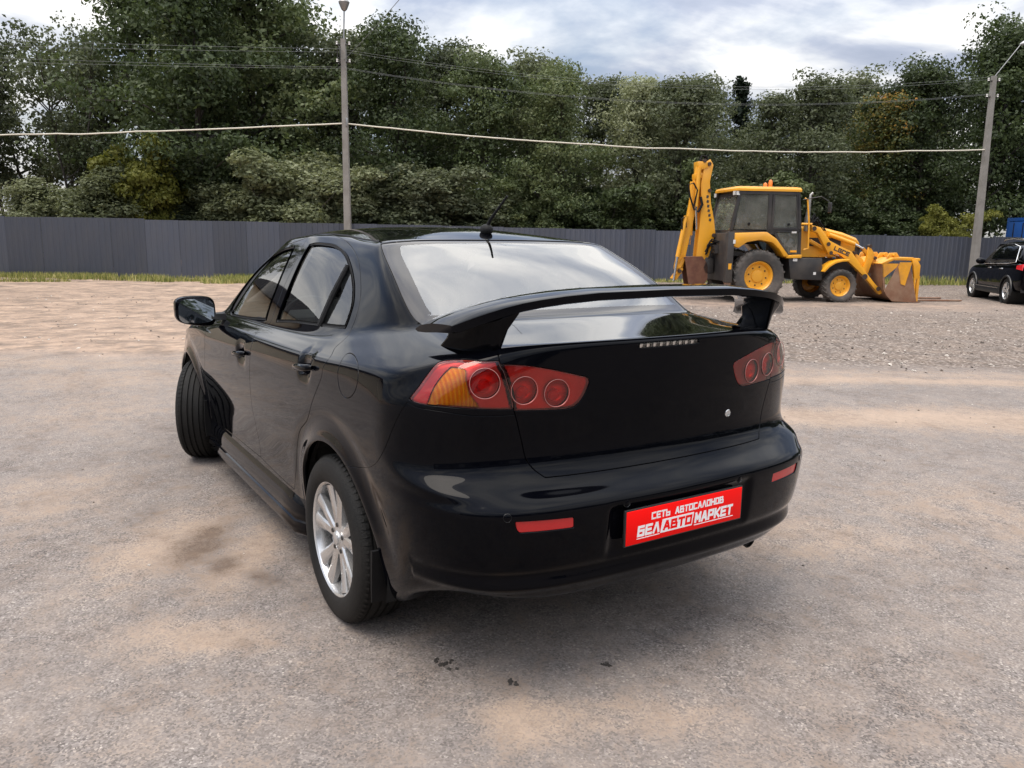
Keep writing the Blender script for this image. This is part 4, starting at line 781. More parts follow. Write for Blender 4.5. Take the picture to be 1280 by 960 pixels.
def build_ground():
    def axis(lo, a, b, hi, step):
        fine = np.arange(a, b + 1e-6, step); k = np.linspace(0, 1, 26)[1:]; g = k ** 3
        return np.concatenate([(a + (lo - a) * g)[::-1], fine, b + (hi - b) * g])
    xs = axis(-420, -3.2, 8.0, 700, .06); ys = axis(-700, -8.5, 3.4, 420, .06); nx, ny = len(xs), len(ys)
    X, Y = np.meshgrid(xs, ys); Z = ground_z(X, Y)
    near = np.clip(1 - np.hypot(X - 4, Y + 3) / 45, 0, 1); Z = Z + (fbm(X, Y, .35, 5) - .5) * .05 * near * np.clip((np.hypot(X - 1.2, Y) - 3.2) / 3, 0, 1)
    c, s = math.cos(YAW), math.sin(YAW); D = (X - CAM[0]) * c + (Y - CAM[1]) * s; R = (X - CAM[0]) * s - (Y - CAM[1]) * c
    wob = (fbm(X, Y, .55, 11) - .5) * 2; wob2 = (fbm(X, Y, 1.6, 21) - .5) * 2
    def blob(cx, cy, rx, ry, rot=0., st=1.):
        a, b = math.cos(rot), math.sin(rot); u = (X - cx) * a + (Y - cy) * b; v = -(X - cx) * b + (Y - cy) * a
        return st * np.exp(-np.maximum(0, (u / rx) ** 2 + (v / ry) ** 2 + wob2 * .9 - .15))
    rot = YAW
    sand = np.zeros_like(X)
    for (cx, cy, rx, ry, st) in ((1.15, 1.25, .55, .26, .80), (.75, 1.02, .50, .14, .75), (.12, 1.38, .18, .34, .65), (-.95, .62, .13, .15, .85), (-1.12, .30, .12, .35, .55), (-.45, -1.35, .35, .8, .55), (2.1, 1.7, .6, .5, .45), (1.6, 2.6, .5, .7, .5), (.0, 2.35, .3, .35, .45),
                             (-.55, -2.6, .5, .6, .45), (.4, -4.9, .45, 1.6, .35), (4.6, 1.3, 1.0, .8, .4), (6.0, .9, .8, 1.2, .5)): sand = np.maximum(sand, blob(cx, cy, rx, ry, rot, st))
    streak = lambda d0, w, r0, st: st * np.exp(-((D - d0 - wob * .45) / w) ** 2) * np.clip((R - r0) / .8, 0, 1)
    sand = np.maximum(sand, streak(6.45, .42, 1.6, 1.0)); sand = np.maximum(sand, streak(8.25, .35, 1.2, .85)); sand = np.maximum(sand, streak(8.75, .45, -20, .55))
    sand = np.maximum(sand, .30 * np.clip(fbm(X, Y, .5, 31) * 2.2 - .9, 0, 1))
    edge = np.clip((D - 8.95 - wob * .5) / .7, 0, 1)
    split = np.clip((R - 1.3 + wob * .8) / 1.5, 0, 1)
    dirt = edge * (1 - split); gravel = edge * split
    band = np.exp(-((D - 20.3 - wob * .5) / 1.5) ** 2) * .9; dirt = np.maximum(dirt, band * edge); gravel = gravel * (1 - band)
    scuff = np.maximum(blob(1.02, 1.17, .26, .10, rot, .75), np.maximum(blob(.72, 1.12, .10, .06, rot, .9), blob(1.6, 1.32, .22, .07, rot, .4)))
    tr_ = np.abs(np.sin((X * .6 + Y * .8) * 70)) * blob(.50, 1.02, .34, .05, rot + .9, .55); scuff = np.maximum(scuff, tr_)
    idx = np.arange(nx * ny).reshape(ny, nx); f = np.stack([idx[:-1, :-1], idx[:-1, 1:], idx[1:, 1:], idx[1:, :-1]], -1).reshape(-1, 4)
    m, nt, b, out = mat_new('yard_ground'); co = coords(nt)
    at = lambda n: nd(nt, 'ShaderNodeAttribute', attribute_name=n).outputs['Fac']
    n_big = noise(nt, co, .9, 5, .6); n_mid = noise(nt, co, 7, 5, .65); n_fine = noise(nt, co, 60, 3, .7)
    vor = nt.nodes.new('ShaderNodeTexVoronoi'); nt.links.new(co, vor.inputs['Vector']); vor.inputs['Scale'].default_value = 150
    stone = nd(nt, 'ShaderNodeSeparateColor', ins={0: vor.outputs['Color']}).outputs[0]
    agg = ramp(nt, stone, (0, (.088, .077, .071)), (.35, (.160, .141, .131)), (.72, (.222, .197, .183)), (.95, (.29, .261, .242)), (1, (.45, .41, .375)))
    asph = mixc(nt, ramp(nt, n_big, (.35, 0), (.65, 1)), agg, mixc(nt, .5, agg, (.195, .170, .156)))
    asph = mixc(nt, mth(nt, 'MULTIPLY', ramp(nt, n_mid, (.40, 0), (.72, 1)), .45), asph, (.28, .232, .198))
    sandc = mixc(nt, n_fine, (.29, .218, .165), (.41, .315, .242))
    grain = mth(nt, 'ADD', mth(nt, 'MULTIPLY', mth(nt, 'SUBTRACT', noise(nt, co, 6, 8, .72, .5), .5), 1.7), mth(nt, 'MULTIPLY', mth(nt, 'SUBTRACT', stone, .5), .45))
    edge_ = lambda m, o: mth(nt, 'MULTIPLY_ADD', mth(nt, 'ADD', mth(nt, 'SUBTRACT', m, o), grain), 1.5, .5, clamp=True)      # sand lies in grains, so its edge is broken, never airbrushed
    sf = mth(nt, 'MULTIPLY', edge_(at('sand'), .50), .82)
    c = mixc(nt, sf, asph, sandc); c = mixc(nt, mth(nt, 'MULTIPLY', edge_(at('scuff'), .42), .85), c, (.105, .074, .055))
    stretch = nd(nt, 'ShaderNodeMapping', ins={'Vector': co}); stretch.inputs['Rotation'].default_value = (0, 0, -YAW); stretch.inputs['Scale'].default_value = (1.0, .8, 1)
    ruts = mth(nt, 'ADD', mth(nt, 'MULTIPLY', noise(nt, stretch.outputs[0], 2.2, 9, .72, .8), .45), mth(nt, 'MULTIPLY', noise(nt, co, 1.7, 9, .74), .55))
    dirtc = ramp(nt, ruts, (.36, (.115, .088, .070)), (.45, (.22, .163, .124)), (.54, (.36, .262, .195)), (.66, (.47, .36, .275)))
    dirtc = mixc(nt, mth(nt, 'MULTIPLY', ramp(nt, noise(nt, co, 11, 5, .7), (.52, 0), (.7, 1)), .6), dirtc, (.20, .175, .155))
    c = mixc(nt, mth(nt, 'MULTIPLY', at('dirt'), mth(nt, 'ADD', n_mid, .45), clamp=True), c, dirtc)
    v2 = nt.nodes.new('ShaderNodeTexVoronoi'); nt.links.new(co, v2.inputs['Vector']); v2.inputs['Scale'].default_value = 34
    st2 = nd(nt, 'ShaderNodeSeparateColor', ins={0: v2.outputs['Color']}).outputs[0]
    grav = ramp(nt, st2, (0, (.065, .052, .044)), (.4, (.130, .104, .087)), (.8, (.195, .160, .136)), (1, (.44, .385, .34)))
    grav = mixc(nt, mth(nt, 'MULTIPLY', ramp(nt, ruts, (.46, 0), (.68, 1)), .5), grav, (.27, .200, .150))
    c = mixc(nt, mth(nt, 'MULTIPLY', at('gravel'), mth(nt, 'ADD', n_mid, .5), clamp=True), c, grav)
    blot = mth(nt, 'ADD', mth(nt, 'MULTIPLY', noise(nt, co, 1.9, 8, .68, .6), .55), mth(nt, 'MULTIPLY', noise(nt, co, 16, 6, .7), .45))
    c = mixc(nt, 1, c, ramp(nt, blot, (.36, (.74, .72, .71)), (.50, (1.0, 1.0, 1.0)), (.62, (1.13, 1.11, 1.08))), 'MULTIPLY')
    nt.links.new(c, b.inputs['Base Color']); b.inputs['Roughness'].default_value = .9; b.inputs['Specular IOR Level'].default_value = .25
    h = mth(nt, 'ADD', mth(nt, 'MULTIPLY', stone, .55), mth(nt, 'MULTIPLY', n_fine, .5)); h = mth(nt, 'ADD', h, mth(nt, 'MULTIPLY', mth(nt, 'MULTIPLY', st2, at('gravel')), 2.0))
    nt.links.new(bump(nt, h, .55, .006), b.inputs['Normal'])
    # tyre marks pressed in the sand are part of the mesh: a few shallow rows
    o = mesh_obj('ground', np.stack([X, Y, Z], -1).reshape(-1, 3), f, m, smooth=True)
    for nme, arr in (('sand', sand), ('dirt', dirt), ('gravel', gravel), ('scuff', scuff)):
        a = o.data.attributes.new(nme, 'FLOAT', 'POINT'); a.data.foreach_set('value', arr.astype(np.float32).ravel())
    tag(o, kind='structure')
    # loose stones on the gravel strip and grit near the car
    vs = []; fs = []; ico = [(-1, 0, 0), (1, 0, 0), (0, -1, 0), (0, 1, 0), (0, 0, -1), (0, 0, 1)]; icf = [(0, 2, 5), (2, 1, 5), (1, 3, 5), (3, 0, 5), (2, 0, 4), (1, 2, 4), (3, 1, 4), (0, 3, 4)]
    r = np.random.default_rng(3)
    def sprinkle(n, d0, d1, l0, l1, s0, s1, pw=2.2):
        for _ in range(n):
            D_ = d0 + (d1 - d0) * r.random(); l = l0 + (l1 - l0) * r.random(); x = CAM[0] + c0 * D_ + s0_ * l; y = CAM[1] + s0_ * D_ - c0 * l
            if -1.1 < x < 3.8 and abs(y) < 1.0: continue
            sz = s0 + (s1 - s0) * r.random() ** pw; a = r.random(3) * 6.3; R_ = Euler(a).to_matrix(); z = float(ground_z(x, y)) + .02 * 0; k = len(vs)
            q = sz * (.6 + .6 * r.random(3)); 
            for p in ico: w = R_ @ Vector((p[0] * q[0], p[1] * q[1], p[2] * q[2])); vs.append((x + w.x, y + w.y, z + w.z * .6 + sz * .25))
            fs.extend([tuple(i + k for i in t) for t in icf])
    c0, s0_ = math.cos(YAW), math.sin(YAW)
    sprinkle(7000, 8.9, 19.5, 1.2, 16, .005, .034, 5); sprinkle(1200, 8.8, 20, -12, 1, .006, .03, 3); sprinkle(380, 2.2, 8.8, -3, 6, .004, .012)
    mg, nt2, b2, _ = mat_new('grey_stones'); g = nd(nt2, 'ShaderNodeNewGeometry').outputs['Random Per Island']
    nt2.links.new(ramp(nt2, g, (0, (.08, .066, .056)), (.5, (.20, .165, .14)), (1, (.58, .53, .47))), b2.inputs['Base Color']); b2.inputs['Roughness'].default_value = .9
    tag(mesh_obj('gravel', vs, fs, mg), kind='stuff')
    # dark oily clods behind the car
    dk = plain('dark_damp_earth', (.040, .034, .029), .9, bumpy=.6, bscale=90)
    for i, (x, y, sz, lab) in enumerate(((-.525, .672, .034, 'dark clod of dirt on the asphalt, nearest the left rear wheel'), (-.742, .538, .022, 'dark clod of dirt on the asphalt by the small patch of sand'), (-.822, .20, .024, 'dark clod of dirt on the asphalt below the number plate'))):
        mb = MB(); rr = np.random.default_rng(40 + i)
        for k in range(16): a = rr.random() * 6.3; q = abs(rr.normal()) * sz * .55; mb.ball((x + q * math.cos(a) * 1.5, y + q * math.sin(a), .001), (sz * (.10 + .28 * rr.random()), sz * (.08 + .2 * rr.random()), .002 + .0035 * rr.random()), (0, 0, rr.random() * 6.3), 6, 4)
        mb.v = [(p[0] + rr.normal() * sz * .05, p[1] + rr.normal() * sz * .05, p[2] + rr.normal() * .0012) for p in mb.v]
        tag(mb.build('dirt_clod', dk), lab, 'clod', 'dark clods of dirt behind the car')

FA, FB = np.array([33.2, 7.75]), np.array([13.3, -32.8])      # the fence runs from beyond the left edge to the blue container
def fence_pt(t): p = FA + (FB - FA) * t; return p
def build_fence():
    L = np.linalg.norm(FB - FA); d = (FB - FA) / L; ang = math.atan2(d[1], d[0])
    m = plain('grey_coated_sheet', (.062, .071, .096), .45, var=.10, vscale=1.5, dirt=(.09, .085, .08), dirt_amt=.35)
    nt_ = m.node_tree; b_ = nt_.nodes['Principled BSDF']; src = b_.inputs['Base Color'].links[0].from_socket; rv = nd(nt_, 'ShaderNodeMapRange', ins={'Value': nd(nt_, 'ShaderNodeObjectInfo').outputs['Random'], 'To Min': .80, 'To Max': 1.18}).outputs[0]; sc_ = nd(nt_, 'ShaderNodeVectorMath', operation='SCALE', ins={0: src, 'Scale': rv}); nt_.links.new(sc_.outputs[0], b_.inputs['Base Color'])     # sheets weather unevenly
    root = tag(empty('metal_fence', (FA[0], FA[1], -.16), ang), 'long dark grey fence of ribbed metal sheets behind the yard', 'fence')
    w = 1.15; n = int(L / w); ribs = 6; pitch = w / ribs; prof = []
    for k in range(ribs): x = k * pitch; prof += [(x, 0), (x + pitch * .46, 0), (x + pitch * .58, -.014), (x + pitch * .88, -.014)]
    prof.append((w - .004, 0))
    r = np.random.default_rng(5); me = None
    V = []; F = []
    for (z, k) in ((0, 0), (1, 1)):
        for x, y in prof: V.append((x, y, z))
    q = len(prof)
    for i in range(q - 1): F.append((i, i + 1, q + i + 1, q + i))
    for i in range(n + 1):
        t = i / n; h = 2.10 - .25 * min(1, t * 1.15) + (.02 * r.random() - .01)
        if me is None:
            o = mesh_obj('fence_sheet', V, F, m, root); sm = o.modifiers.new('thickness', 'SOLIDIFY'); sm.thickness = .002; me = o
        else: o = me.copy(); col_link(o); o.parent = root
        o.location = (i * w, .003 * (i % 2), -.02 + .035 * r.random()); o.scale = (1, 1, h); o.rotation_euler = (0.004 * r.random(), 0, 0)
    rail = MB()
    for z in (.4, 1.6): rail.box((L / 2, .035, z), (L, .04, .03))
    rail.build('fence_rail', m, root)
    pm = None
    for i in range(0, n, 2):
        if pm is None: pm = MB().box((0, .07, .95), (.06, .06, 1.9)).build('fence_post', m, root); o = pm
        else: o = pm.copy(); col_link(o); o.parent = root
        o.location = (i * w, 0, 0)
    # a second stretch beyond the corner, with its white end post
    e = FB + d * .9; root2 = tag(empty('metal_fence', (e[0], e[1], -.16), ang - .25), 'short stretch of dark fence beside the white post, before the blue container', 'fence')
    for i in range(4): o = me.copy(); col_link(o); o.parent = root2; o.location = (i * w, 0, 0); o.scale = (1, 1, 1.72)
    wp = MB().box((0, 0, .92), (.09, .09, 1.84), bev=.008).build('fence_post', plain('white_painted_post', (.62, .62, .60), .6)); wp.location = (e[0] - d[0] * .45, e[1] - d[1] * .45, -.16)
    tag(wp, 'white square post standing where the long grey fence ends', 'post')
def build_poles():
    conc = plain('weathered_concrete', (.25, .235, .215), .9, dirt=(.12, .105, .09), dirt_amt=.5, vscale=3, bumpy=.4, bscale=40)
    steel = plain('galvanised_steel', (.30, .30, .30), .45, metal=.7); cer = plain('porcelain', (.6, .58, .55), .3)
    dark = plain('dark_iron', (.05, .048, .045), .6, metal=.3); cable = plain('pale_cable', (.62, .58, .48), .6); wire = plain('aluminium_wire', (.16, .17, .17), .6, metal=.2)
    PL, PR = np.array([24.9, -8.78, -.16]), np.array([13.95, -30.15, -.16])
    d = (PR - PL)[:2]; d = d / np.linalg.norm(d); nrm = np.array([-d[1], d[0]])
    tops = {}
    for (P, H, w0, w1, lab, lean, lamp) in ((PL, 8.2, .30, .19, 'tall grey concrete pole rising just behind the black sedan, in the left half', (0, 0), 'up'), (PR, 7.75, .29, .17, 'tall grey concrete pole standing behind the parked black car at the right edge', (0, 0), 'arm')):
        root = tag(empty('utility_pole', tuple(P)), lab, 'pole', 'concrete utility poles along the fence')
        mb = MB(); e = np.array([d[0], d[1], 0]); q = np.array([nrm[0], nrm[1], 0]); rings = []
        for (z, w) in ((0, w0), (H * .5, (w0 + w1) / 2), (H, w1)):
            rings.append([np.array([0, 0, z]) + e * sx * w / 2 * k + q * sy * w / 2 * .8 for sx, sy, k in ((-1, -1, .8), (1, -1, .8), (1, 1, 1), (-1, 1, 1))])
        mb.loft(rings); pole = mb.build('pole_shaft', conc, root, 0)
        for zz in (H - .18, H - .75):
            hb = MB(); a = e * .24
            hb.rod(np.array([0, 0, zz]) - a, np.array([0, 0, zz]) + a, .028); arm = hb.build('cross_bar', dark, root)
            for k in (-.21, .21): MB().lathe([(0, .11), (.03, .10), (.04, .06), (.028, .03), (.045, 0), (0, 0)], np.array([0, 0, zz]) + e * k, (0, 0, 1), 10).build('insulator', cer, arm)
        mb = MB()
        if lamp == 'up':
            mb.tube([(0, 0, H - .9), (-.02, -.02, H), (-.05, -.05, H + .95)], .028); mb.build('lamp_bracket', steel, root)
            MB().lathe([(.05, .0), (.10, .05), (.17, .22), (.19, .28), (.15, .34), (0, .36)], (-.05, -.05, H + .9), (0, 0, 1), 18).build('lamp_head', steel, root)
            MB().box((.12, -.1, H - .6), (.16, .14, .35), bev=.02).build('junction_box', dark, root)
            co_ = MB(); co_.tube([(.13 * math.cos(a), .16, H - .55 + .3 * math.sin(a)) for a in np.linspace(0, 6.28, 17)], .02, 6, False); co_.build('cable_coil', dark, root)
        else:
            tv = np.array([math.sin(YAW), -math.cos(YAW), 0]); p1 = np.array([0, 0, H - .05]); p2 = p1 + tv * .85 + np.array([0, 0, 1.15])
            mb.tube([np.array([0, 0, H - .5]), p1, p2], .018); mb.build('lamp_bracket', steel, root)
            lh = MB(); lh.ball(p2 + tv * .25 + np.array([0, 0, .10]), (.30, .13, .09), (0, -.35, math.atan2(tv[1], tv[0]))); lh.build('lamp_head', plain('lamp_shell', (.42, .42, .42), .4, metal=.3), root)
        tops[lamp] = P + np.array([0, 0, H])
        if lamp == 'arm': root.rotation_euler = (-.84 * .012, .54 * .012, 0)
    def sag(a, b, s, n=28, wig=0.0, seed=0):
        a, b = np.asarray(a, float), np.asarray(b, float); r = np.random.default_rng(seed); w = np.convolve(r.standard_normal(n + 5), np.ones(5) / 5, 'valid')[:n + 1]
        return [a + (b - a) * t - np.array([0, 0, 4 * s * t * (1 - t)]) + np.array([0, 0, wig * w[i] * min(1, t * 8, (1 - t) * 8)]) for i, t in enumerate(np.linspace(0, 1, n + 1))]
    LF = np.array([31.9, 4.4, 0])
    tag(MB().tube(sag(PL + [0, 0, 5.42], LF + [0, 0, 4.45], .06, 40, .03, 1), .026, 6).build('cable', cable), 'pale sagging cable from the left pole to the left edge of the picture', 'cable', 'pale cable strung between the poles')
    tag(MB().tube(sag(PL + [0, 0, 5.42], PR + [0, 0, 5.10], .42, 60, .03, 2), .026, 6).build('cable', cable), 'pale sagging cable hung between the left and the right pole', 'cable', 'pale cable strung between the poles')
    tie = MB().box(PL + [-.12, -.02, 5.45], (.07, .07, .30), bev=.02); tag(tie.build('cable_clamp', steel), 'metal clamp holding the pale cable to the left pole', 'clamp')
    for k, (o_, zl, zll) in enumerate(((-.4, 7.83, 7.62), (.4, 7.83, 7.52), (-.2, 7.26, 7.10), (.2, 7.26, 7.0))):
        off = np.array([d[0], d[1], 0]) * o_ * .2 + np.array([nrm[0], nrm[1], 0]) * o_ * .6
        tag(MB().tube(sag(PL + off + [0, 0, zl], LF + off + [0, 0, zll], .05), .0035, 4).build('power_line', wire), None or 'thin power line running left from the left pole, %s' % ('nearer of the topmost pair', 'farther of the topmost pair', 'nearer of the lower pair', 'farther of the lower pair')[k], 'wire', 'thin power lines')
        tag(MB().tube(sag(PL + off + [0, 0, zl], PR + off + [0, 0, zl - .14], .75), .0035, 4).build('power_line', wire), 'thin power line between the two poles, %s' % ('nearer of the upper pair', 'farther of the upper pair', 'nearer of the lower pair', 'farther of the lower pair')[k], 'wire', 'thin power lines')
    far = CAM + np.array([.828, -.53, 0]) * 14 + np.array([-.537, -.843, 0]) * 1.6; far[2] = 9.4
    tag(MB().tube(sag(PL + [0, 0, 7.5], far, .25), .009, 5).build('power_line', wire), 'single power line rising to the upper right from the left pole', 'wire')

def leaf_material(name, cols, trans=.36):
    m, nt, b, out = mat_new(name); co = coords(nt)
    tone = nd(nt, 'ShaderNodeAttribute', attribute_name='tone').outputs['Fac']; rnd = nd(nt, 'ShaderNodeObjectInfo').outputs['Random']
    f = mth(nt, 'ADD', mth(nt, 'MULTIPLY', tone, .50), mth(nt, 'MULTIPLY', noise(nt, co, .45, 4), .62)); f = mth(nt, 'ADD', f, mth(nt, 'MULTIPLY', mth(nt, 'SUBTRACT', rnd, .5), .42))
    if name == 'autumn_leaves': f = mth(nt, 'ADD', f, mth(nt, 'MULTIPLY', nd(nt, 'ShaderNodeSeparateXYZ', ins={0: co}).outputs[2], .040)); f = mth(nt, 'MULTIPLY_ADD', f, 1.5, -.72)
    c = ramp(nt, f, *[(p, q) for p, q in zip(np.linspace(.15, .95, len(cols)), cols)])
    nt.links.new(c, b.inputs['Base Color']); b.inputs['Roughness'].default_value = .55; b.inputs['Specular IOR Level'].default_value = .35
    t = nd(nt, 'ShaderNodeBsdfTranslucent'); nt.links.new(mixc(nt, .5, c, mixc(nt, 1, c, (1.0, 1.0, .55), 'MULTIPLY')), t.inputs[0])
    mx = nd(nt, 'ShaderNodeMixShader', ins={0: trans}); nt.links.new(b.outputs[0], mx.inputs[1]); nt.links.new(t.outputs[0], mx.inputs[2]); nt.links.new(mx.outputs[0], out.inputs['Surface'])
    return m
def leaf_mesh(name, C, rad, per, size, r, droop=.0, flat=.75, dome=True):
    """leaves laid as overlapping shells round clump centres, so that every clump has a lit top and a dark underside"""
    n = len(C) * per; R_ = np.repeat(rad * (.55 + .75 * r.random(len(C))), per)[:, None]; D = r.standard_normal((n, 3))
    if dome: D[:, 2] = np.abs(D[:, 2]) * .9 - .28
    D = unit_rows(D); P = np.repeat(C, per, 0) + D * R_ * (.62 + .50 * r.random((n, 1)) ** .7) * (1, 1, flat)
    N = unit_rows(D + r.standard_normal((n, 3)) * .55); a = r.standard_normal((n, 3)) + (0, 0, -droop); a = unit_rows(a - N * (a * N).sum(1, keepdims=True)); u = np.cross(N, a)
    L = size * (.55 + .9 * r.random((n, 1))); W = L * (.45 + .25 * r.random((n, 1))); nrm = N * L * .16
    V = np.stack([P - a * L * .5, P + u * W * .5 + nrm, P + a * L * .5, P - u * W * .5 + nrm], 1).reshape(-1, 3)
    me = bpy.data.meshes.new(name); me.vertices.add(4 * n); me.vertices.foreach_set('co', V.astype(np.float32).ravel())
    me.loops.add(4 * n); me.loops.foreach_set('vertex_index', np.arange(4 * n, dtype=np.int32)); me.polygons.add(n); me.polygons.foreach_set('loop_start', np.arange(0, 4 * n, 4, dtype=np.int32))
    tone = np.clip(.55 * r.random(n) + .45 * np.repeat(r.random(len(C)), per), 0, 1)
    at = me.attributes.new('tone', 'FLOAT', 'POINT'); at.data.foreach_set('value', np.repeat(tone, 4).astype(np.float32)); me.update(); me.validate(); return me
def unit_rows(a): return a / np.maximum(np.linalg.norm(a, axis=1, keepdims=True), 1e-9)
def tree_template(seed, kind):
    """trunk-and-limbs MB and leaf clump centres for a tree ten metres high"""
    r = np.random.default_rng(seed); mb = MB(); C = []; H = 10.0
    stems = {'thin': 4, 'bush': 9, 'willow': 11}.get(kind, 1)
    for s in range(stems):
        base = np.array([0, 0, 0.]) if stems == 1 else np.array([r.normal() * .7, r.normal() * .7, 0])
        h = H * (1 if stems == 1 else .65 + .35 * r.random()); lean = r.normal(size=2) * (.25 if stems == 1 else .9 if kind == 'thin' else 1.6)
        n = 9; pts = [base + np.array([lean[0] * t ** 1.4 + .10 * r.normal() * t, lean[1] * t ** 1.4 + .1 * r.normal() * t, h * t]) for t in np.linspace(0, 1, n)]
        r0 = .17 if stems == 1 else .07; mb.tube(pts, list(np.linspace(r0, .015, n) + np.r_[r0 * .4, np.zeros(n - 1)]), 7)
        nl = {'conifer': 60, 'round': 30, 'broad': 34, 'thin': 14, 'bush': 7, 'willow': 6}[kind]
        for k in range(nl):
            t = {'conifer': .06 + .93 * (k + r.random()) / nl, 'thin': .30 + .68 * r.random(), 'bush': .10 + .88 * r.random(), 'willow': .15 + .8 * r.random()}.get(kind, .14 + .84 * (k + r.random()) / nl)
            i = min(int(t * (n - 1)), n - 2); f = t * (n - 1) - i; p = pts[i] * (1 - f) + pts[i + 1] * f; az = k * 2.4 + r.normal() * .5 + s
            if kind == 'conifer': ln = (1 - t) * 2.0 + .15; el = -.15 + .4 * t
            elif kind == 'thin': ln = .7 + 1.3 * r.random(); el = .6 + .3 * r.random()
            elif kind == 'bush': ln = 1.2 + 1.5 * r.random(); el = .5 + .5 * r.random()
            elif kind == 'willow': ln = 1.3 + 1.6 * r.random(); el = .7 + .5 * r.random()
            else:
                env = (math.sin(PI * min(1, .18 + .80 * t) ** 1.1) ** .7) * (3.1 if kind == 'broad' else 2.9) * (.60 + .6 * r.random()); ln = max(.5, env); el = .15 + .9 * t + .2 * r.normal()
            dr = np.array([math.cos(az) * math.cos(el), math.sin(az) * math.cos(el), math.sin(el)]); q = [p]; m = 5
            for j in range(1, m + 1): dr = unit(dr + r.normal(size=3) * .16 + np.array([0, 0, .04 if kind != 'conifer' else -.03])); q.append(q[-1] + dr * ln / m)
            mb.tube(q, list(np.linspace(.055 if stems == 1 else .028, .008, m + 1) * (1 if ln > 1 else .7)), 5)
            for j in range(1 if kind == 'conifer' else 2, m + 1):
                C.append(q[j] + r.normal(size=3) * .10)
                if kind not in ('conifer', 'thin'):
                    tw = q[j] + unit(r.normal(size=3) + np.array([0, 0, .3])) * (.35 + .5 * r.random()); C.append(tw)
        C.append(pts[-1]); C.append(pts[-2])
    return mb, np.array(C)
TREES = [(41.5, 4.6, 12.5, 't'), (40.12, 1.61, 12.55, 't'), (41.54, -0.5, 13.14, 't'), (36.2, -1.5, 11.6, 't'), (37.92, -4.24, 13.9, 'd'), (32.36, -5.4, 12.32, 'd'), (34.29, -8.04, 13.64, 'd'), (37.44, -10.3, 12.6, 'd'), (33.69, -12.77, 10.68, 'm'), (28.93, -12.68, 10.3, 'd'), (32.33, -16.79, 10.27, 'm'), (27.88, -16.22, 9.14, 'd'), (29.48, -19.38, 9.68, 'm'), (25.26, -18.44, 8.67, 'd'), (29.35, -23.37, 9.31, 'm'), (25.16, -22.38, 8.56, 'w'), (22.69, -22.47, 8.29, 'm'), (26.32, -28.12, 8.83, 'm'), (27.53, -31.9, 10.51, 'c'), (21.86, -27.56, 8.08, 'm'), (19.66, -27.23, 8.2, 'm'), (24.0, -36.4, 9.9, 'm'), (19.4, -31.2, 8.0, 'a'), (19.6, -34.4, 8.6, 'a'), (18.0, -32.6, 9.3, 'd'), (17.0, -36.0, 11.2, 'd'), (16.9, -39.2, 11.2, 'd'), (15.23, -41.76, 11.49, 'd'),
         (48.3, -9.5, 14.2, 'd'), (46.28, -15.7, 12.15, 'd'), (42.77, -21.21, 12.01, 'd'), (40.67, -28.3, 11.57, 'd'), (35.22, -33.07, 10.59, 'd'), (33.37, -39.76, 9.0, 'd'), (29.28, -42.39, 9.0, 'd'), (26.31, -47.05, 9.6, 'd'), (34.0, 5.6, 11.0, 't')]
BUSHES = [(33.83, 0.69, 3.39, 'w'), (32.09, -1.1, 3.86, 'w'), (30.73, -4.17, 2.5, 'g'), (30.17, -6.0, 3.5, 'w'), (28.73, -7.32, 4.72, 'w'), (28.3, -8.94, 4.27, 'w'), (27.11, -10.81, 3.7, 'g'), (26.55, -12.63, 4.38, 'g'), (25.78, -14.79, 3.6, 'g'), (25.06, -16.86, 3.57, 'd'), (23.72, -18.96, 3.93, 'd'), (22.3, -21.2, 3.49, 'd'), (20.87, -23.43, 4.32, 'd'), (19.63, -25.39, 4.51, 'd'), (18.7, -27.79, 3.45, 'd'), (17.44, -29.78, 3.32, 'd'), (15.2, -30.95, 3.1, 'y'), (31.6, -2.75, 5.1, 'y')]
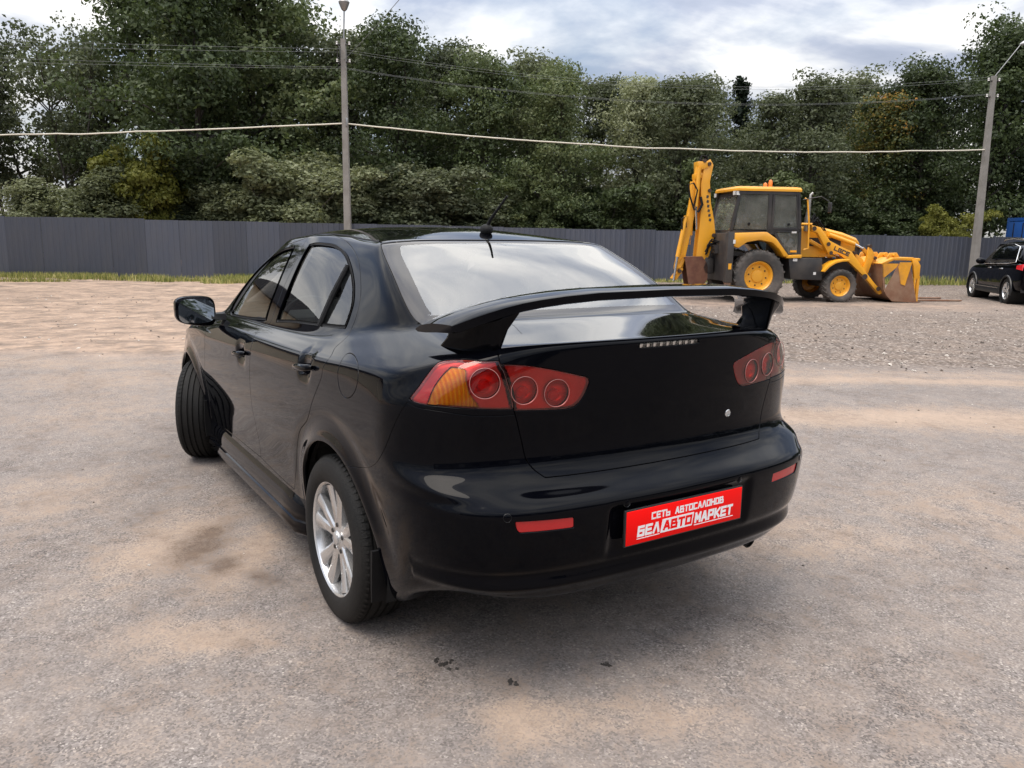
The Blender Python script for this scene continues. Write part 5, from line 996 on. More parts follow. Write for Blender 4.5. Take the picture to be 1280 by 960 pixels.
def build_trees():
    bark = plain('dark_bark', (.045, .038, .032), .95, bumpy=.6, bscale=12); r = np.random.default_rng(2)
    LM = {'d': leaf_material('dark_green_leaves', [(.022, .033, .013), (.052, .075, .028), (.098, .130, .052), (.17, .195, .09)]),
          'm': leaf_material('grey_green_leaves', [(.032, .042, .022), (.075, .092, .046), (.128, .148, .08), (.20, .215, .135)]),
          'w': leaf_material('silver_green_leaves', [(.08, .095, .046), (.165, .185, .095), (.24, .262, .145), (.33, .35, .22)]),
          'y': leaf_material('yellow_green_leaves', [(.09, .10, .02), (.16, .17, .03), (.24, .24, .05), (.30, .28, .06)]),
          'a': leaf_material('autumn_leaves', [(.030, .044, .016), (.075, .098, .030), (.20, .165, .035), (.42, .19, .03)]),
          'c': leaf_material('spruce_needles', [(.010, .018, .010), (.020, .033, .018), (.032, .048, .026)])}
    T = {}
    def template(key, seed, kind, rad, per, size, **kw):
        mb, C = tree_template(seed, kind); tr = mb.build('trunk', bark, None, 60); me_t = tr.data; bpy.data.objects.remove(tr)
        T.setdefault(key, []).append((me_t, C, rad, per, size, seed, kw))
    for s in (1, 2, 3): template('d', s, 'broad', .76, 92, .148)
    for s in (4, 5): template('m', s, 'round', .72, 80, .155)
    for s in (6, 7): template('t', s, 'thin', .46, 44, .14)
    template('c', 8, 'conifer', .24, 26, .20, droop=.3, dome=False)
    for s in (9, 10): template('bw', s, 'willow', .85, 110, .26, flat=1.0)
    for s in (11, 12): template('bd', s, 'bush', .9, 100, .30)
    cache = {}
    def crown(key, k, lm):
        if (key, k, lm) not in cache:
            me_t, C, rad, per, size, seed, kw = T[key][k]; base = cache.get((key, k))
            if base is None: base = cache[(key, k)] = leaf_mesh('crown', C, rad, per, size, np.random.default_rng(seed + 50), **kw)
            me = base.copy(); me.materials.clear(); me.materials.append(LM[lm]); cache[(key, k, lm)] = me
        return cache[(key, k, lm)]
    def plant(name, key, lm, x, y, h, label, cat, group, wide=1.0):
        h *= .93
        k = int(r.integers(len(T[key]))); root = tag(empty(name, (x, y, -.20), r.random() * 6.3), label, cat, group); sc = h / 10.0
        queue.append((where(x, y), label, root))
        for nme, me in (('trunk', T[key][k][0]), ('crown', crown(key, k, lm))):
            o = col_link(bpy.data.objects.new(nme, me)); o.parent = root; w = sc * wide * (.95 + .1 * 0); o.scale = (w, w, sc)
    c, s = math.cos(YAW), math.sin(YAW)
    def where(x, y):
        D = (x - CAM[0]) * c + (y - CAM[1]) * s; R = (x - CAM[0]) * s - (y - CAM[1]) * c; return 640 + 995 * R / D
    spots = [(60, 'at the far left edge'), (200, 'in the left part, behind the willow scrub'), (400, 'just left of the left pole'), (600, 'above the sedan roof'), (780, 'above the wing of the sedan'), (900, 'behind the raised digger arm'), (1010, 'behind the cab of the yellow digger'), (1130, 'behind the loader bucket'), (1230, 'behind the right pole'), (9999, 'at the far right edge')]
    kinds = {'d': 'dense dark green tree', 't': 'thin open-crowned tree', 'm': 'rounded grey-green tree', 'w': 'pale grey-green tree', 'c': 'narrow pointed spruce', 'a': 'tree turning orange'}
    kb = {'g': 'grey-green bush', 'w': 'silvery green willow bush', 'd': 'dark green bush', 'y': 'yellow-green bush'}
    seen = {}; queue = []
    def flush():
        words = ('first', 'second', 'third', 'fourth', 'fifth', 'sixth'); by = {}
        for px, lab, root in queue: by.setdefault(lab, []).append((px, root))
        for lab, ls in by.items():
            if len(ls) > 1:
                for i, (px, root) in enumerate(sorted(ls, key=lambda a: a[0])): root['label'] = lab + ', %s from left' % words[i]
    for (x, y, h, kd) in TREES:
        D = (x - CAM[0]) * c + (y - CAM[1]) * s; px = where(x, y); lab = '%s %s%s' % (kinds[kd], 'in the back row, ' if D > 45 else '', next(t for lim, t in spots if px < lim))
        nm = {'c': 'spruce_tree', 'a': 'autumn_tree', 't': 'slender_tree'}.get(kd, 'leafy_tree'); key = {'d': 'd', 't': 't', 'c': 'c'}.get(kd, 'm'); lm = {'t': 'm', 'w': 'w'}.get(kd, kd)
        plant(nm, key, lm, x, y, h, lab, 'tree', 'trees behind the fence', 1.15 if kd == 'd' else 1.25 if kd == 'm' else 1.1)
    for (x, y, h, kd) in BUSHES:
        px = where(x, y); x, y = x + 1.0 * c, y + 1.0 * s; lab = '%s over the fence %s' % (kb[kd], next(t for lim, t in spots if px < lim))
        plant('bush', 'bd' if kd in 'dy' else 'bw', 'm' if kd == 'g' else kd, x, y, h, lab, 'bush', 'bushes along the fence', (1.75 if kd in 'wg' else 1.35) if kd != 'y' else 1.0)
    flush()
    # unseen wood added behind the photographer so the car's reflections turn dark
    rr = np.random.default_rng(77); n = 3200; a = math.radians(150) + rr.random(n) * math.radians(130); R = 34 + 8 * rr.random(n); hgt = 9 * np.sqrt(rr.random(n)) * (.7 + .5 * vnoise(a * 6, a * 0, 1.0, 8))
    C = np.stack([2 + R * np.cos(a), R * np.sin(a), hgt], -1); me = leaf_mesh('unseen_wood', C, .9, 12, .6, rr); me.materials.append(LM['d']); tag(col_link(bpy.data.objects.new('unseen_wood', me)), kind='stuff')
    # grass along the foot of the fence
    gm, nt, b, out = mat_new('verge_grass'); tone = nd(nt, 'ShaderNodeAttribute', attribute_name='tone').outputs['Fac']
    nt.links.new(ramp(nt, tone, (0, (.10, .125, .025)), (.45, (.22, .235, .05)), (.7, (.40, .36, .12)), (1, (.56, .47, .24))), b.inputs['Base Color']); b.inputs['Roughness'].default_value = .7
    r3 = np.random.default_rng(9); V = []; TN = []
    d = (FB - FA) / np.linalg.norm(FB - FA); nrm = np.array([d[1], -d[0]]); nrm = -nrm if nrm[0] > 0 else nrm; Lf = np.linalg.norm(FB - FA)
    for (n, t0, t1, w, hh) in ((34000, 0, .50, 3.4, .17), (5000, .5, 1.0, .7, .14), (1500, .80, .95, 1.2, .3)):
        t = t0 + (t1 - t0) * r3.random(n); q = r3.random(n) ** 1.5 * w; keep = fbm(t * Lf, q * 2, .5, 3) > (.33 + .36 * q / w) if t1 < .6 else fbm(t * Lf, q * 2, .6, 4) > .42; t, q = t[keep], q[keep]; n = len(t)
        P = FA + np.outer(t * Lf, d) + np.outer(q + .02, nrm); z = ground_z(P[:, 0], P[:, 1]); h = hh * (.4 + 1.0 * r3.random(n)); az = r3.random(n) * 6.3; bw = .012 + .012 * r3.random(n); ln = h * .45 * r3.random(n); a2 = r3.random(n) * 6.3
        B = np.stack([P[:, 0], P[:, 1], z - .01], -1); e = np.stack([np.cos(az) * bw, np.sin(az) * bw, 0 * az], -1); tip = B + np.stack([np.cos(a2) * ln, np.sin(a2) * ln, h], -1)
        V.append(np.stack([B - e, B + e, tip], 1).reshape(-1, 3)); TN.append(np.repeat(np.clip(r3.random(n) * .8 + .25 * (fbm(t * Lf, q, .8, 6) - .4), 0, 1), 3))
    V = np.concatenate(V); me = bpy.data.meshes.new('grass'); me.from_pydata(V.tolist(), [], np.arange(len(V)).reshape(-1, 3).tolist()); me.attributes.new('tone', 'FLOAT', 'POINT').data.foreach_set('value', np.concatenate(TN).astype(np.float32)); me.materials.append(gm)
    tag(col_link(bpy.data.objects.new('grass', me)), kind='stuff')
def build_surroundings():
    """what the glossy car mirrors from outside the frame: the dealer's hall behind the camera and a cream building to the left; a blue container past the fence"""
    wall = plain('cream_render', (.62, .55, .42), .85, dirt=(.4, .34, .26), vscale=.4); dk = plain('dark_roof_sheet', (.05, .05, .055), .5); gl = plain('dark_panes', (.03, .035, .04), .08, coat=1); gr = plain('grey_hall_cladding', (.10, .11, .12), .6)
    root = tag(empty('cream_building', (26.5, 14.6, -.16), math.radians(40)), 'long low cream building outside the picture, mirrored in the side windows of the sedan', 'building')
    MB().box((0, 0, 1.9), (24, 8, 3.8)).build('wall', wall, root); MB().prism([(-4.6, 3.82), (4.6, 3.82), (4.4, 4.1), (0, 4.9), (-4.4, 4.1)], (-12.3, 0, 0), (0, 1, 0), (0, 0, 1), 0, 24.6).build('roof', dk, root)
    w0 = None
    for k in range(7):
        w = MB().box((-10 + k * 3.3, -4.0, 1.9), (1.5, .12, 1.3)).build('window', gl, root)
    root = tag(empty('grey_hall', (-19, 9, -.16), math.radians(62)), 'grey hall with tall windows outside the picture, mirrored in the boot lid of the sedan', 'building')
    MB().box((0, 0, 2.6), (30, 8, 5.2)).build('wall', gr, root); MB().box((0, 0, 5.35), (30.6, 8.6, .3)).build('roof', dk, root)
    lt = plain('pale_doors', (.42, .43, .44), .5)
    for k in range(8): MB().box((-12.6 + k * 3.6, -4.0, 1.9), (1.7, .14, 2.6)).build('roller_door', lt if k % 3 == 1 else gl, root)
    blue = plain('blue_container_paint', (.012, .075, .30), .45, dirt=(.05, .10, .22), vscale=1.2); root = tag(empty('blue_container', (12.55, -36.45, -.16), math.radians(-114)), 'bright blue shipping container behind the fence at the right edge', 'container')
    L, W, H = 6.06, 2.44, 2.66; n = 20; prof = []
    for k in range(n): x = -L / 2 + .1 + k * (L - .2) / n; p = (L - .2) / n; prof += [(x, 0), (x + p * .35, 0), (x + p * .5, .036), (x + p * .85, .036)]
    for sg in (1, -1):
        V = [(x, sg * (W / 2 - .02 - y), z) for z in (.14, H - .1) for x, y in prof]; q = len(prof); o = mesh_obj('side_wall', V, [(i, i + 1, q + i + 1, q + i) for i in range(q - 1)], blue, root)
    fr = MB()
    for x in (-1, 1):
        for y in (-1, 1): fr.box((x * (L / 2 - .05), y * (W / 2 - .05), H / 2), (.12, .12, H))
        for z in (.07, H - .06): fr.box((x * (L / 2 - .05), 0, z), (.11, W, .13))
    for y in (-1, 1):
        for z in (.07, H - .06): fr.box((0, y * (W / 2 - .05), z), (L, .11, .13))
    fr.build('frame', blue, root); MB().box((0, 0, H - .05), (L - .2, W - .2, .05)).build('roof', blue, root)
    for sg in (1, -1):
        for y in (-.58, .58):
            dr = MB().box((sg * (L / 2 - .03), y, H / 2), (.05, 1.12, H - .3), bev=.01).build('door', blue, root)
            for q in (-.25, .25): MB().rod((sg * (L / 2 + .02), y + q, .2), (sg * (L / 2 + .02), y + q, H - .2), .017, n=8).build('lock_bar', plain('zinc_bar', (.3, .32, .35), .5, metal=.6) if False else MAT['dark_metal'], dr)
# ---------------------------------------------------------------- yellow backhoe loader (x forward, y left, heights above the yard)
def build_digger():
    G = .16
    Y = plain('digger_yellow_paint', (.80, .365, .014), .40, coat=.35, coat_rough=.15, var=.06, vscale=2, dirt=(.40, .22, .08), dirt_amt=.30); Yd = plain('worn_yellow_paint', (.74, .33, .015), .5, var=.15, vscale=3, dirt=(.26, .13, .06), dirt_amt=.6)
    K = plain('black_frame_paint', (.022, .022, .024), .5, dirt=(.10, .085, .07), dirt_amt=.45, vscale=2.5); rust = plain('worn_bucket_steel', (.22, .105, .060), .6, metal=.2, var=.3, vscale=3, dirt=(.36, .25, .17), dirt_amt=.7)
    chrome = plain('ram_chrome', (.75, .75, .75), .15, metal=1); tyre = plain('tractor_tyre', (.050, .047, .044), .85, var=.2, vscale=3, dirt=(.17, .14, .12), dirt_amt=.75); pin = plain('greasy_pin', (.06, .04, .03), .6, metal=.3); glass = thin_glass('cab_glass', (.62, .70, .68), .0, 1.52, 1.6, .05, .30)
    org = plain('orange_beacon', (.85, .22, .03), .25, coat=.5); lampw = plain('work_lamp_glass', (.7, .7, .68), .2, coat=1); hose = MAT['rubber']; steel = plain('exhaust_steel', (.34, .33, .31), .4, metal=.8); seat = MAT['seat']
    root = tag(empty('backhoe_loader', (12.30, -15.32, -.16), math.radians(-116.04)), 'yellow backhoe loader with a lowered front bucket and a raised folded digging arm', 'digger')
    q = lambda pts: [(x, z + G) for x, z in pts]
    def side(mb, pts, y0, y1, bev=.0): return mb.prism(q(pts), (0, 0, 0), (1, 0, 0), (0, 0, 1), -y1, -y0, bev)     # spans y0..y1
    # --- wheels
    def wheel(x, y, R, w, rr, sg):
        e = empty('wheel', (x, y, R - .02)); e.parent = root; e.rotation_euler = (0, random.random() * 3, 0)
        t = MB(); h = w / 2; t.lathe([(rr, h * .62), (rr * 1.08, h * .85), (R * .80, h), (R * .90, h * .98), (R * .955, h * .84), (R * .965, 0), (R * .955, -h * .84), (R * .90, -h * .98), (R * .80, -h), (rr * 1.08, -h * .85), (rr, -h * .62)], n=56); ty = t.build('tyre', tyre, e, 40)
        lugs = MB(); n = 22
        for k in range(n):
            for s in (1, -1):
                a0 = 2 * PI * (k + (.5 if s < 0 else 0)) / n; P = lambda a, r, yy: (math.cos(a) * r, s * yy, math.sin(a) * r); da = .028; sk = .16
                lo = [P(a0 - da, R * .95, .01), P(a0 + da, R * .95, .01), P(a0 + sk + da * 1.3, R * .90, h * 1.0), P(a0 + sk - da * 1.3, R * .90, h * 1.0)]; hi = [P(a0 - da * .8, R * 1.0, .01), P(a0 + da * .8, R * 1.0, .01), P(a0 + sk + da, R * .985, h * .98), P(a0 + sk - da, R * .985, h * .98)]
                lugs.loft([lo, hi])
        tag(lugs.build('tread_lug', tyre, ty, 30), kind='stuff')
        r = MB(); r.lathe([(rr * 1.02, h * .66), (rr * .97, h * .70), (rr * .90, h * .60), (rr * .84, h * .35), (rr * .80, h * .25), (rr * .45, h * .22), (rr * .40, h * .34), (rr * .30, h * .38), (0, h * .40)], axis=(0, sg, 0), n=48); r.lathe([(rr * 1.02, h * .6), (rr, -h * .6)], axis=(0, sg, 0), n=40); rim = r.build('rim', Y, e, 35)
        nb = MB()
        for k in range(8): a = 2 * PI * k / 8; nb.lathe([(0, h * .30), (rr * .05, h * .30), (rr * .06, h * .24), (rr * .06, h * .18)], (math.cos(a) * rr * .62, 0, math.sin(a) * rr * .62), (0, sg, 0), 6)
        nb.build('wheel_nut', pin, rim)
    for sg in (-1, 1): wheel(-.05, sg * .86, .70, .44, .385, sg); wheel(2.27, sg * .80, .455, .34, .275, sg)
    # --- chassis
    c = MB(); side(c, [(-.6, .95), (-.6, .45), (.3, .40), (1.0, .45), (2.9, .50), (2.95, .95), (1.4, 1.05), (.8, 1.0)], -.32, .32); c.rod((-.05, -.8, .70), (-.05, .8, .70), .13); c.rod((2.27, -.75, .45), (2.27, .75, .45), .09); side(c, [(2.85, .45), (3.0, .45), (3.02, 1.30), (2.9, 1.35)], -.40, .40); c.build('chassis', K, root)
    tb = MB(); side(tb, [(.80, 1.0), (1.74, 1.0), (1.78, .42), (.90, .44)], -.86, -.36, .02); tb.build('tool_box', K, root); tb = MB(); side(tb, [(.80, 1.0), (1.74, 1.0), (1.78, .42), (.90, .44)], .36, .86, .02); tb.build('fuel_tank', K, root)
    MB().box((.98, -.865, .95 + G), (.12, .012, .07)).build('sticker', lampw, root); MB().box((1.55, -.865, .60 + G), (.07, .012, .07)).build('sticker', lampw, root)
    # --- cab: frame, roof, panes, door
    cab = empty('cab', (0, 0, 0)); cab.parent = root
    cf = MB()
    for s in (-1, 1):
        y = s * .74
        for a, b, r in (((-.60, 2.62), (-.78, 1.66), .045), ((-.78, 1.66), (.40, 1.64), .045), ((.23, 2.66), (.25, 1.66), .055), ((1.00, 2.64), (1.10, 1.72), .045), ((1.10, 1.72), (1.13, 1.06), .045), ((.40, 1.66), (.82, 1.06), .04), ((.82, 1.06), (1.13, 1.06), .04), ((.25, 1.70), (1.10, 1.70), .035)):
            cf.box(((a[0] + b[0]) / 2, y, (a[1] + b[1]) / 2 + G), (math.hypot(a[0] - b[0], a[1] - b[1]) + r, .07, r * 1.7), rot=(0, -math.atan2(b[1] - a[1], b[0] - a[0]), 0))
        cf.box((.18, y, 2.665 + G), (1.62, .08, .09))
    for x, z in ((-.60, 2.62), (-.78, 1.66), (1.0, 2.64), (1.10, 1.72), (1.13, 1.06)): cf.box((x, 0, z + G), (.07, 1.48, .08))
    cf.build('cab_frame', K, cab)
    rf = MB(); rf.loft([[(x + dx * k, y * k2, z + G) for dx, y in ((-.86, -.80), (.88, -.80), (.92, -.70), (.92, .70), (.88, .80), (-.86, .80), (-.90, .7), (-.90, -.7))] for x, z, k, k2 in ((.18, 2.70, 1.0, 1.0), (.18, 2.755, 1.0, 1.0), (.18, 2.80, .97, .96), (.18, 2.82, .88, .85))]); rf.build('cab_roof', Y, cab, 30)
    for s in (-1, 1):
        y = s * .745
        g1 = MB(); side(g1, [(-.55, 2.62), (.18, 2.64), (.20, 1.72), (-.70, 1.72)], y - .004, y + .004); g1.build('side_window', glass, cab, 0)
        dr = MB(); side(dr, [(.30, 2.62), (.35, 2.62), (.355, 1.72), (.30, 1.72)], y - .03, y + .03); side(dr, [(.94, 2.62), (.99, 2.62), (1.07, 1.76), (1.02, 1.76)], y - .03, y + .03); side(dr, [(.34, 1.78), (1.03, 1.78), (1.04, 1.70), (.34, 1.70)], y - .03, y + .03); door = dr.build('cab_door', K, cab)
        g2 = MB(); side(g2, [(.34, 2.62), (.95, 2.62), (1.03, 1.77), (.34, 1.77)], y - .004, y + .004); g2.build('door_window', glass, door, 0)
        g3 = MB(); side(g3, [(.46, 1.64), (1.08, 1.66), (1.10, 1.10), (.84, 1.10)], y - .004, y + .004); g3.build('lower_pane', glass, door, 0)
        for xx in (.97,):
            MB().box((xx - .03, y + s * .02, 1.665 + G), (.13, .02, .05)).build('yellow_label', lampw, door); MB().box((.96, y + s * .02, 1.17 + G), (.17, .02, .05)).build('yellow_label', Y, door)
        for xx in (-.30, .78): MB().lathe([(.0, 0), (.035, .0), (.035, .012), (0, .012)], (xx, y + s * .006, 1.86 + G), (0, s, 0), 16).build('window_catch', hose, cab)
    for x, z0, z1, xx in ((-.66, 1.70, 2.6, -.60), (1.06, 1.10, 2.6, 1.0)):
        MB().add([(x - (.1 if x < 0 else -.04), -.70, z0 + G), (x - (.1 if x < 0 else -.04), .70, z0 + G), (xx, .70, z1 + G), (xx, -.70, z1 + G)], [(0, 1, 2, 3)]).build('end_window', glass, cab, 0, fix=False)
    st = MB(); st.box((.0, 0, 1.42 + G), (.5, .5, .16), bev=.05); st.box((-.22, 0, 1.80 + G), (.14, .48, .70), rot=(0, -.15, 0), bev=.05); st.build('driver_seat', seat, cab)
    sw = MB(); sw.rod((.75, 0, 1.2 + G), (.62, 0, 1.78 + G), .05); cc = np.array([.60, 0, 1.84 + G]); sw.tube([cc + np.array([.18 * math.cos(a) * .9, .18 * math.sin(a), .18 * math.cos(a) * .35]) for a in np.linspace(0, 6.283, 21)], .016, 6, False); sw.box((.85, 0, 1.35 + G), (.3, .8, .5), bev=.05); sw.build('steering_column', K, cab)
    MB().box((.15, 0, 1.08 + G), (1.7, 1.3, .10)).build('cab_floor', K, cab)
    for x, z, h in ((.43, 2.86, .18), (.29, 2.84, .12)):
        b = MB(); b.lathe([(.045, -.05), (.05, 0), (.052, h * .7), (.035, h), (0, h + .01)], (x, -.25, z - .02 + G), (0, 0, 1), 18); b.build('beacon', org, cab)
    for s in (-1, 1):
        b = MB(); b.box((-.66, s * .68, 2.64 + G), (.12, .18, .13), bev=.02); wl = b.build('work_lamp', K, cab); MB().box((-.722, s * .68, 2.64 + G), (.012, .15, .10)).build('lamp_glass', lampw, wl); MB().box((-.655, s * .772, 2.64 + G), (.09, .012, .10)).build('lamp_glass', lampw, wl)
        gr = MB(); gr.tube([(1.15, s * .80, 2.54 + G), (1.22, s * .82, 2.5 + G), (1.31, s * .82, 1.9 + G), (1.34, s * .82, 1.25 + G), (1.22, s * .80, 1.22 + G)], .022, 8); gr.tube([(1.12, s * .78, 1.88 + G), (1.40, s * .80, 1.88 + G)], .03, 8); gr.build('grab_rail', Y, cab)
    # --- rear fenders
    for s in (-1, 1):
        out = [(-.88, 1.50), (-.80, 1.62), (.08, 1.66), (.35, 1.49), (.72, 1.05)]; inn = [(.58, 1.03), (.44, 1.22), (.24, 1.39), (-.10, 1.45), (-.44, 1.39), (-.66, 1.24), (-.82, 1.29)]
        f = MB(); side(f, out + inn, s * 1.06 if s < 0 else .60, -.60 if s < 0 else 1.06, .025); f.build('rear_fender', Y, root, 30)
        stp = MB(); side(stp, [(.70, 1.06), (1.14, 1.09), (1.14, 1.0), (.72, .99)], s * .9 if s < 0 else .5, -.5 if s < 0 else .9, .01); stp.build('step', Y, root)
    # --- engine hood, exhaust
    h = MB(); h.loft([[(x, y * w, z + G) for y, z in ((-.40, zb), (-.42, zt - .06), (-.36, zt), (.36, zt), (.42, zt - .06), (.40, zb))] for x, zb, zt, w in ((1.24, 1.02, 1.84, 1.0), (1.95, 1.02, 1.80, 1.0), (2.5, 1.04, 1.68, .97), (2.92, 1.08, 1.54, .90), (3.02, 1.10, 1.44, .84))]); hood = h.build('hood', Y, root, 28)
    MB().box((2.0, -.418, 1.42 + G), (.9, .012, .22)).build('engine_grille', K, hood)
    MB().box((3.0, 0, 1.25 + G), (.06, .62, .26), bev=.02).build('front_grille', K, root)
    ex = MB(); ex.tube([(1.44, -.42, 1.70 + G), (1.45, -.42, 2.05 + G), (1.48, -.42, 2.42 + G), (1.49, -.42, 2.64 + G), (1.55, -.42, 2.70 + G)], [.075, .07, .038, .036, .036], 12); ex.build('exhaust_stack', steel, root)
    mr = MB(); mr.tube([(1.10, -.80, 2.5 + G), (1.5, -1.0, 2.58 + G), (1.72, -1.02, 2.45 + G)], .012, 6); mi = mr.build('mirror_arm', K, root); MB().box((1.74, -1.02, 2.30 + G), (.04, .16, .26), bev=.015).build('mirror', K, mi)
    r = np.random.default_rng(4)
    for k in range(9):
        a = np.array([1.25 + .15 * r.random(), -.6 - .15 * r.random(), 1.85 + G]); b = np.array([1.55 + .35 * r.random(), -.62, 1.72 + G]); MB().tube([a, (a + b) / 2 + np.array([0, 0, .18 + .2 * r.random()]), b], .014, 6).build('hydraulic_hose', hose, root)
    # --- front fenders and loader arms
    for s in (-1, 1):
        y0, y1 = (-.98, -.62) if s < 0 else (.62, .98)
        f = MB(); side(f, [(1.72, .66), (1.86, .82), (2.04, .93), (2.25, .98), (2.45, .99), (2.44, .93), (2.25, .92), (2.06, .87), (1.90, .77), (1.78, .64)], y0, y1, .01); f.build('front_fender', Y, root)
        y0, y1 = (-.72, -.58) if s < 0 else (.58, .72)
        a = MB(); side(a, [(1.44, 1.86), (1.70, 1.80), (1.98, 1.46), (2.33, 1.30), (2.62, 1.18), (2.86, .90), (3.06, .66), (3.36, .34), (3.62, .10), (3.52, .04), (3.22, .34), (2.92, .62), (2.50, .96), (2.28, 1.10), (2.06, 1.12), (1.98, 1.10), (1.62, 1.66), (1.46, 1.70)], y0, y1, .012); arm = a.build('loader_arm', Y, root, 30)
        yy = -.735 if s < 0 else .735
        t_ = MB(); M_ = math.atan2(1.12 - 1.29, 2.54 - 2.1)
        if s < 0:
            c_ = np.array([2.335, yy + .012, 1.185 + G]); ux = np.array([math.cos(M_), 0, math.sin(M_)]); uz = np.array([-math.sin(M_), 0, math.cos(M_)])
            k = 0
            for letter in stroke_text('LGCE', -.24, .24, .115, .030, 0):
                for qd in letter: t_.add([c_ + ux * p[0] + uz * p[1] + np.array([0, -.0004 * (k % 4), 0]) for p in qd], [(0, 1, 2, 3)]); k += 1
            t_.build('lettering', K, arm, 0, fix=False)
        for x, z, rr in ((1.50, 1.77, .06), (1.93, 1.37, .055), (3.03, .52, .075), (2.02, 1.14, .05), (3.45, .20, .06)):
            MB().rod((x, yy - .02 * -s, z + G), (x, yy + s * .03, z + G), rr, n=14).build('pivot_pin', pin, arm)
        yc = s * .50
        for (p0, p1, p2, r0, r1) in (((1.52, 1.45), (2.10, 1.16), (2.6, .95), .055, .028), ((2.05, 1.62), (2.80, 1.38), (3.06, 1.26), .055, .03)):
            cy = MB(); cy.rod((p0[0], yc, p0[1] + G), (p1[0], yc, p1[1] + G), r0); ram = cy.build('hydraulic_cylinder', Y, root); MB().rod((p1[0], yc, p1[1] + G), (p2[0], yc, p2[1] + G), r1).build('ram_rod', chrome, ram)
        for pts, yo in (([(2.96, 1.32), (3.08, 1.30), (3.40, 1.04), (3.78, .56), (3.72, .46), (3.32, .92)], .46), ([(3.16, 1.36), (3.34, 1.12), (3.20, .60), (3.02, .52), (3.02, .66), (3.12, 1.0)], .58), ([(2.78, 1.18), (3.05, .98), (3.18, .70), (3.05, .62), (2.92, .86)], .52)):
            l = MB(); side(l, pts, s * yo - .035, s * yo + .035, .008); lk = l.build('link_arm', Yd, root)
            for x, z in (pts[0], pts[2]): MB().rod((x + .03, s * yo - .06, z - .03 + G), (x + .03, s * yo + .06, z - .03 + G), .045, n=12).build('pivot_pin', pin, lk)
    MB().rod((2.98, -.7, .72 + G), (2.98, .7, .72 + G), .07).build('cross_tube', Y, root)
    # --- front bucket (two-part shell)
    W = .88; bk = empty('front_bucket', (0, 0, 0)); bk.parent = root
    back = [(3.40, .86), (3.46, .55), (3.52, .20), (3.62, .02), (3.80, -.10), (4.45, -.15), (4.60, -.155)]; prof = back + [(x - (.02 if i else 0), z + .035 if i > 3 else z) for i, (x, z) in list(enumerate(back))[::-1]]
    b = MB(); side(b, back + [(4.60, -.13), (4.45, -.125), (3.82, -.07), (3.66, .05), (3.57, .22), (3.51, .56), (3.45, .86)], -W, W); b.build('bucket_floor', rust, bk)
    top = MB(); side(top, [(3.38, .88), (3.72, 1.04), (4.28, 1.05), (4.42, 1.0), (4.30, .96), (3.74, .97), (3.46, .84)], -W, W, .01); top.build('bucket_lip', Yd, bk)
    fr = MB(); side(fr, [(3.40, .88), (3.46, .88), (3.90, .88), (3.86, .80), (3.50, .50), (3.46, .56)], -W, W, .0); fr.build('bucket_back', Yd, bk)
    for s in (-1, 1):
        y0, y1 = (-W - .03, -W) if s < 0 else (W, W + .03)
        p = MB(); side(p, [(3.88, .88), (4.18, .86), (4.28, .60), (4.44, .02), (4.50, -.155), (3.78, -.12), (3.60, .04), (3.54, .14)], y0, y1); p.build('bucket_side', rust, bk)
        p = MB(); side(p, [(3.90, .92), (4.24, .92), (4.10, .30), (3.98, .34), (3.86, .80)], y0 - .012 if s < 0 else y0 + .03, y1 - .03 if s < 0 else y1 + .012); p.build('side_plate', Yd, bk)
        p = MB(); side(p, [(4.24, 1.0), (4.40, .98), (4.50, .84), (4.50, .52), (4.42, .46), (4.36, .50), (4.30, .80)], y0, y1 + .05 if s > 0 else y1 + .05, .01); p.build('jaw_bracket', Yd, bk)
        p = MB(); p.rod((4.38, s * W, .55 + G), (4.40, s * W, .12 + G), .03); p.box((4.48, s * (W - .0), .22 + G), (.07, .05, .68)); p.build('jaw_ram', Yd, bk)
    MB().box((4.40, 0, .99 + G), (.16, 2 * W + .05, .08), bev=.02).build('jaw_beam', Yd, bk)
    for y in (-.7, -.25, .25, .7):
        e_ = MB(); side(e_, [(3.62, 1.02), (3.70, 1.16), (3.90, 1.17), (4.0, 1.04)], y - .03, y + .03, .01); e_.rod((3.8, y - .1, 1.10 + G), (3.8, y + .1, 1.10 + G), .035); e_.build('hinge_ear', Yd, bk)
    for k in range(9):
        y = -W + .12 + k * (2 * W - .24) / 8; t = MB(); side(t, [(4.50, -.12), (4.72, -.150), (4.50, -.156)], y - .035, y + .035); t.build('bucket_tooth', rust, bk)
    for y in (-.45, .45):                                             # fork tines lying on the ground in front
        MB().box((5.35, y, .035), (1.5, .10, .04), bev=.01).build('fork_tine', rust, bk)
    # --- rear frame, stabilisers
    rfm = MB(); side(rfm, [(-.98, 1.62), (-.80, 1.62), (-.76, .40), (-.94, .38)], -.98, .98, .015); rfm.build('rear_frame', K, root)
    for s in (-1, 1):
        a = MB(); a.box((-.88, s * .98, 1.0 + G), (.17, .20, 1.30), bev=.012); sl = a.build('stabiliser_leg', K, root); MB().box((-.88, s * .98, .24 + G), (.13, .13, .30)).build('stabiliser_foot', rust, sl)
        MB().box((-.88, s * 1.085, .77 + G), (.08, .015, .15)).build('marker', Y, sl); MB().box((-.80, s * 1.085, 1.40 + G), (.06, .015, .10)).build('marker', lampw, sl)
    vv = MB(); r = np.random.default_rng(6)
    for k in range(14):
        a = np.array([-.98, -.5 + r.random(), 1.1 + .3 * r.random() + G]); b = a + np.array([-.18 - .15 * r.random(), .1 * r.normal(), -.1 - .25 * r.random()]); MB().tube([a, (a + b) / 2 + np.array([-.05, 0, .12]), b], .02, 6).build('hydraulic_hose', hose, root)
    vv.box((-1.02, 0, 1.2 + G), (.10, .9, .22)); vv.build('valve_block', K, root)
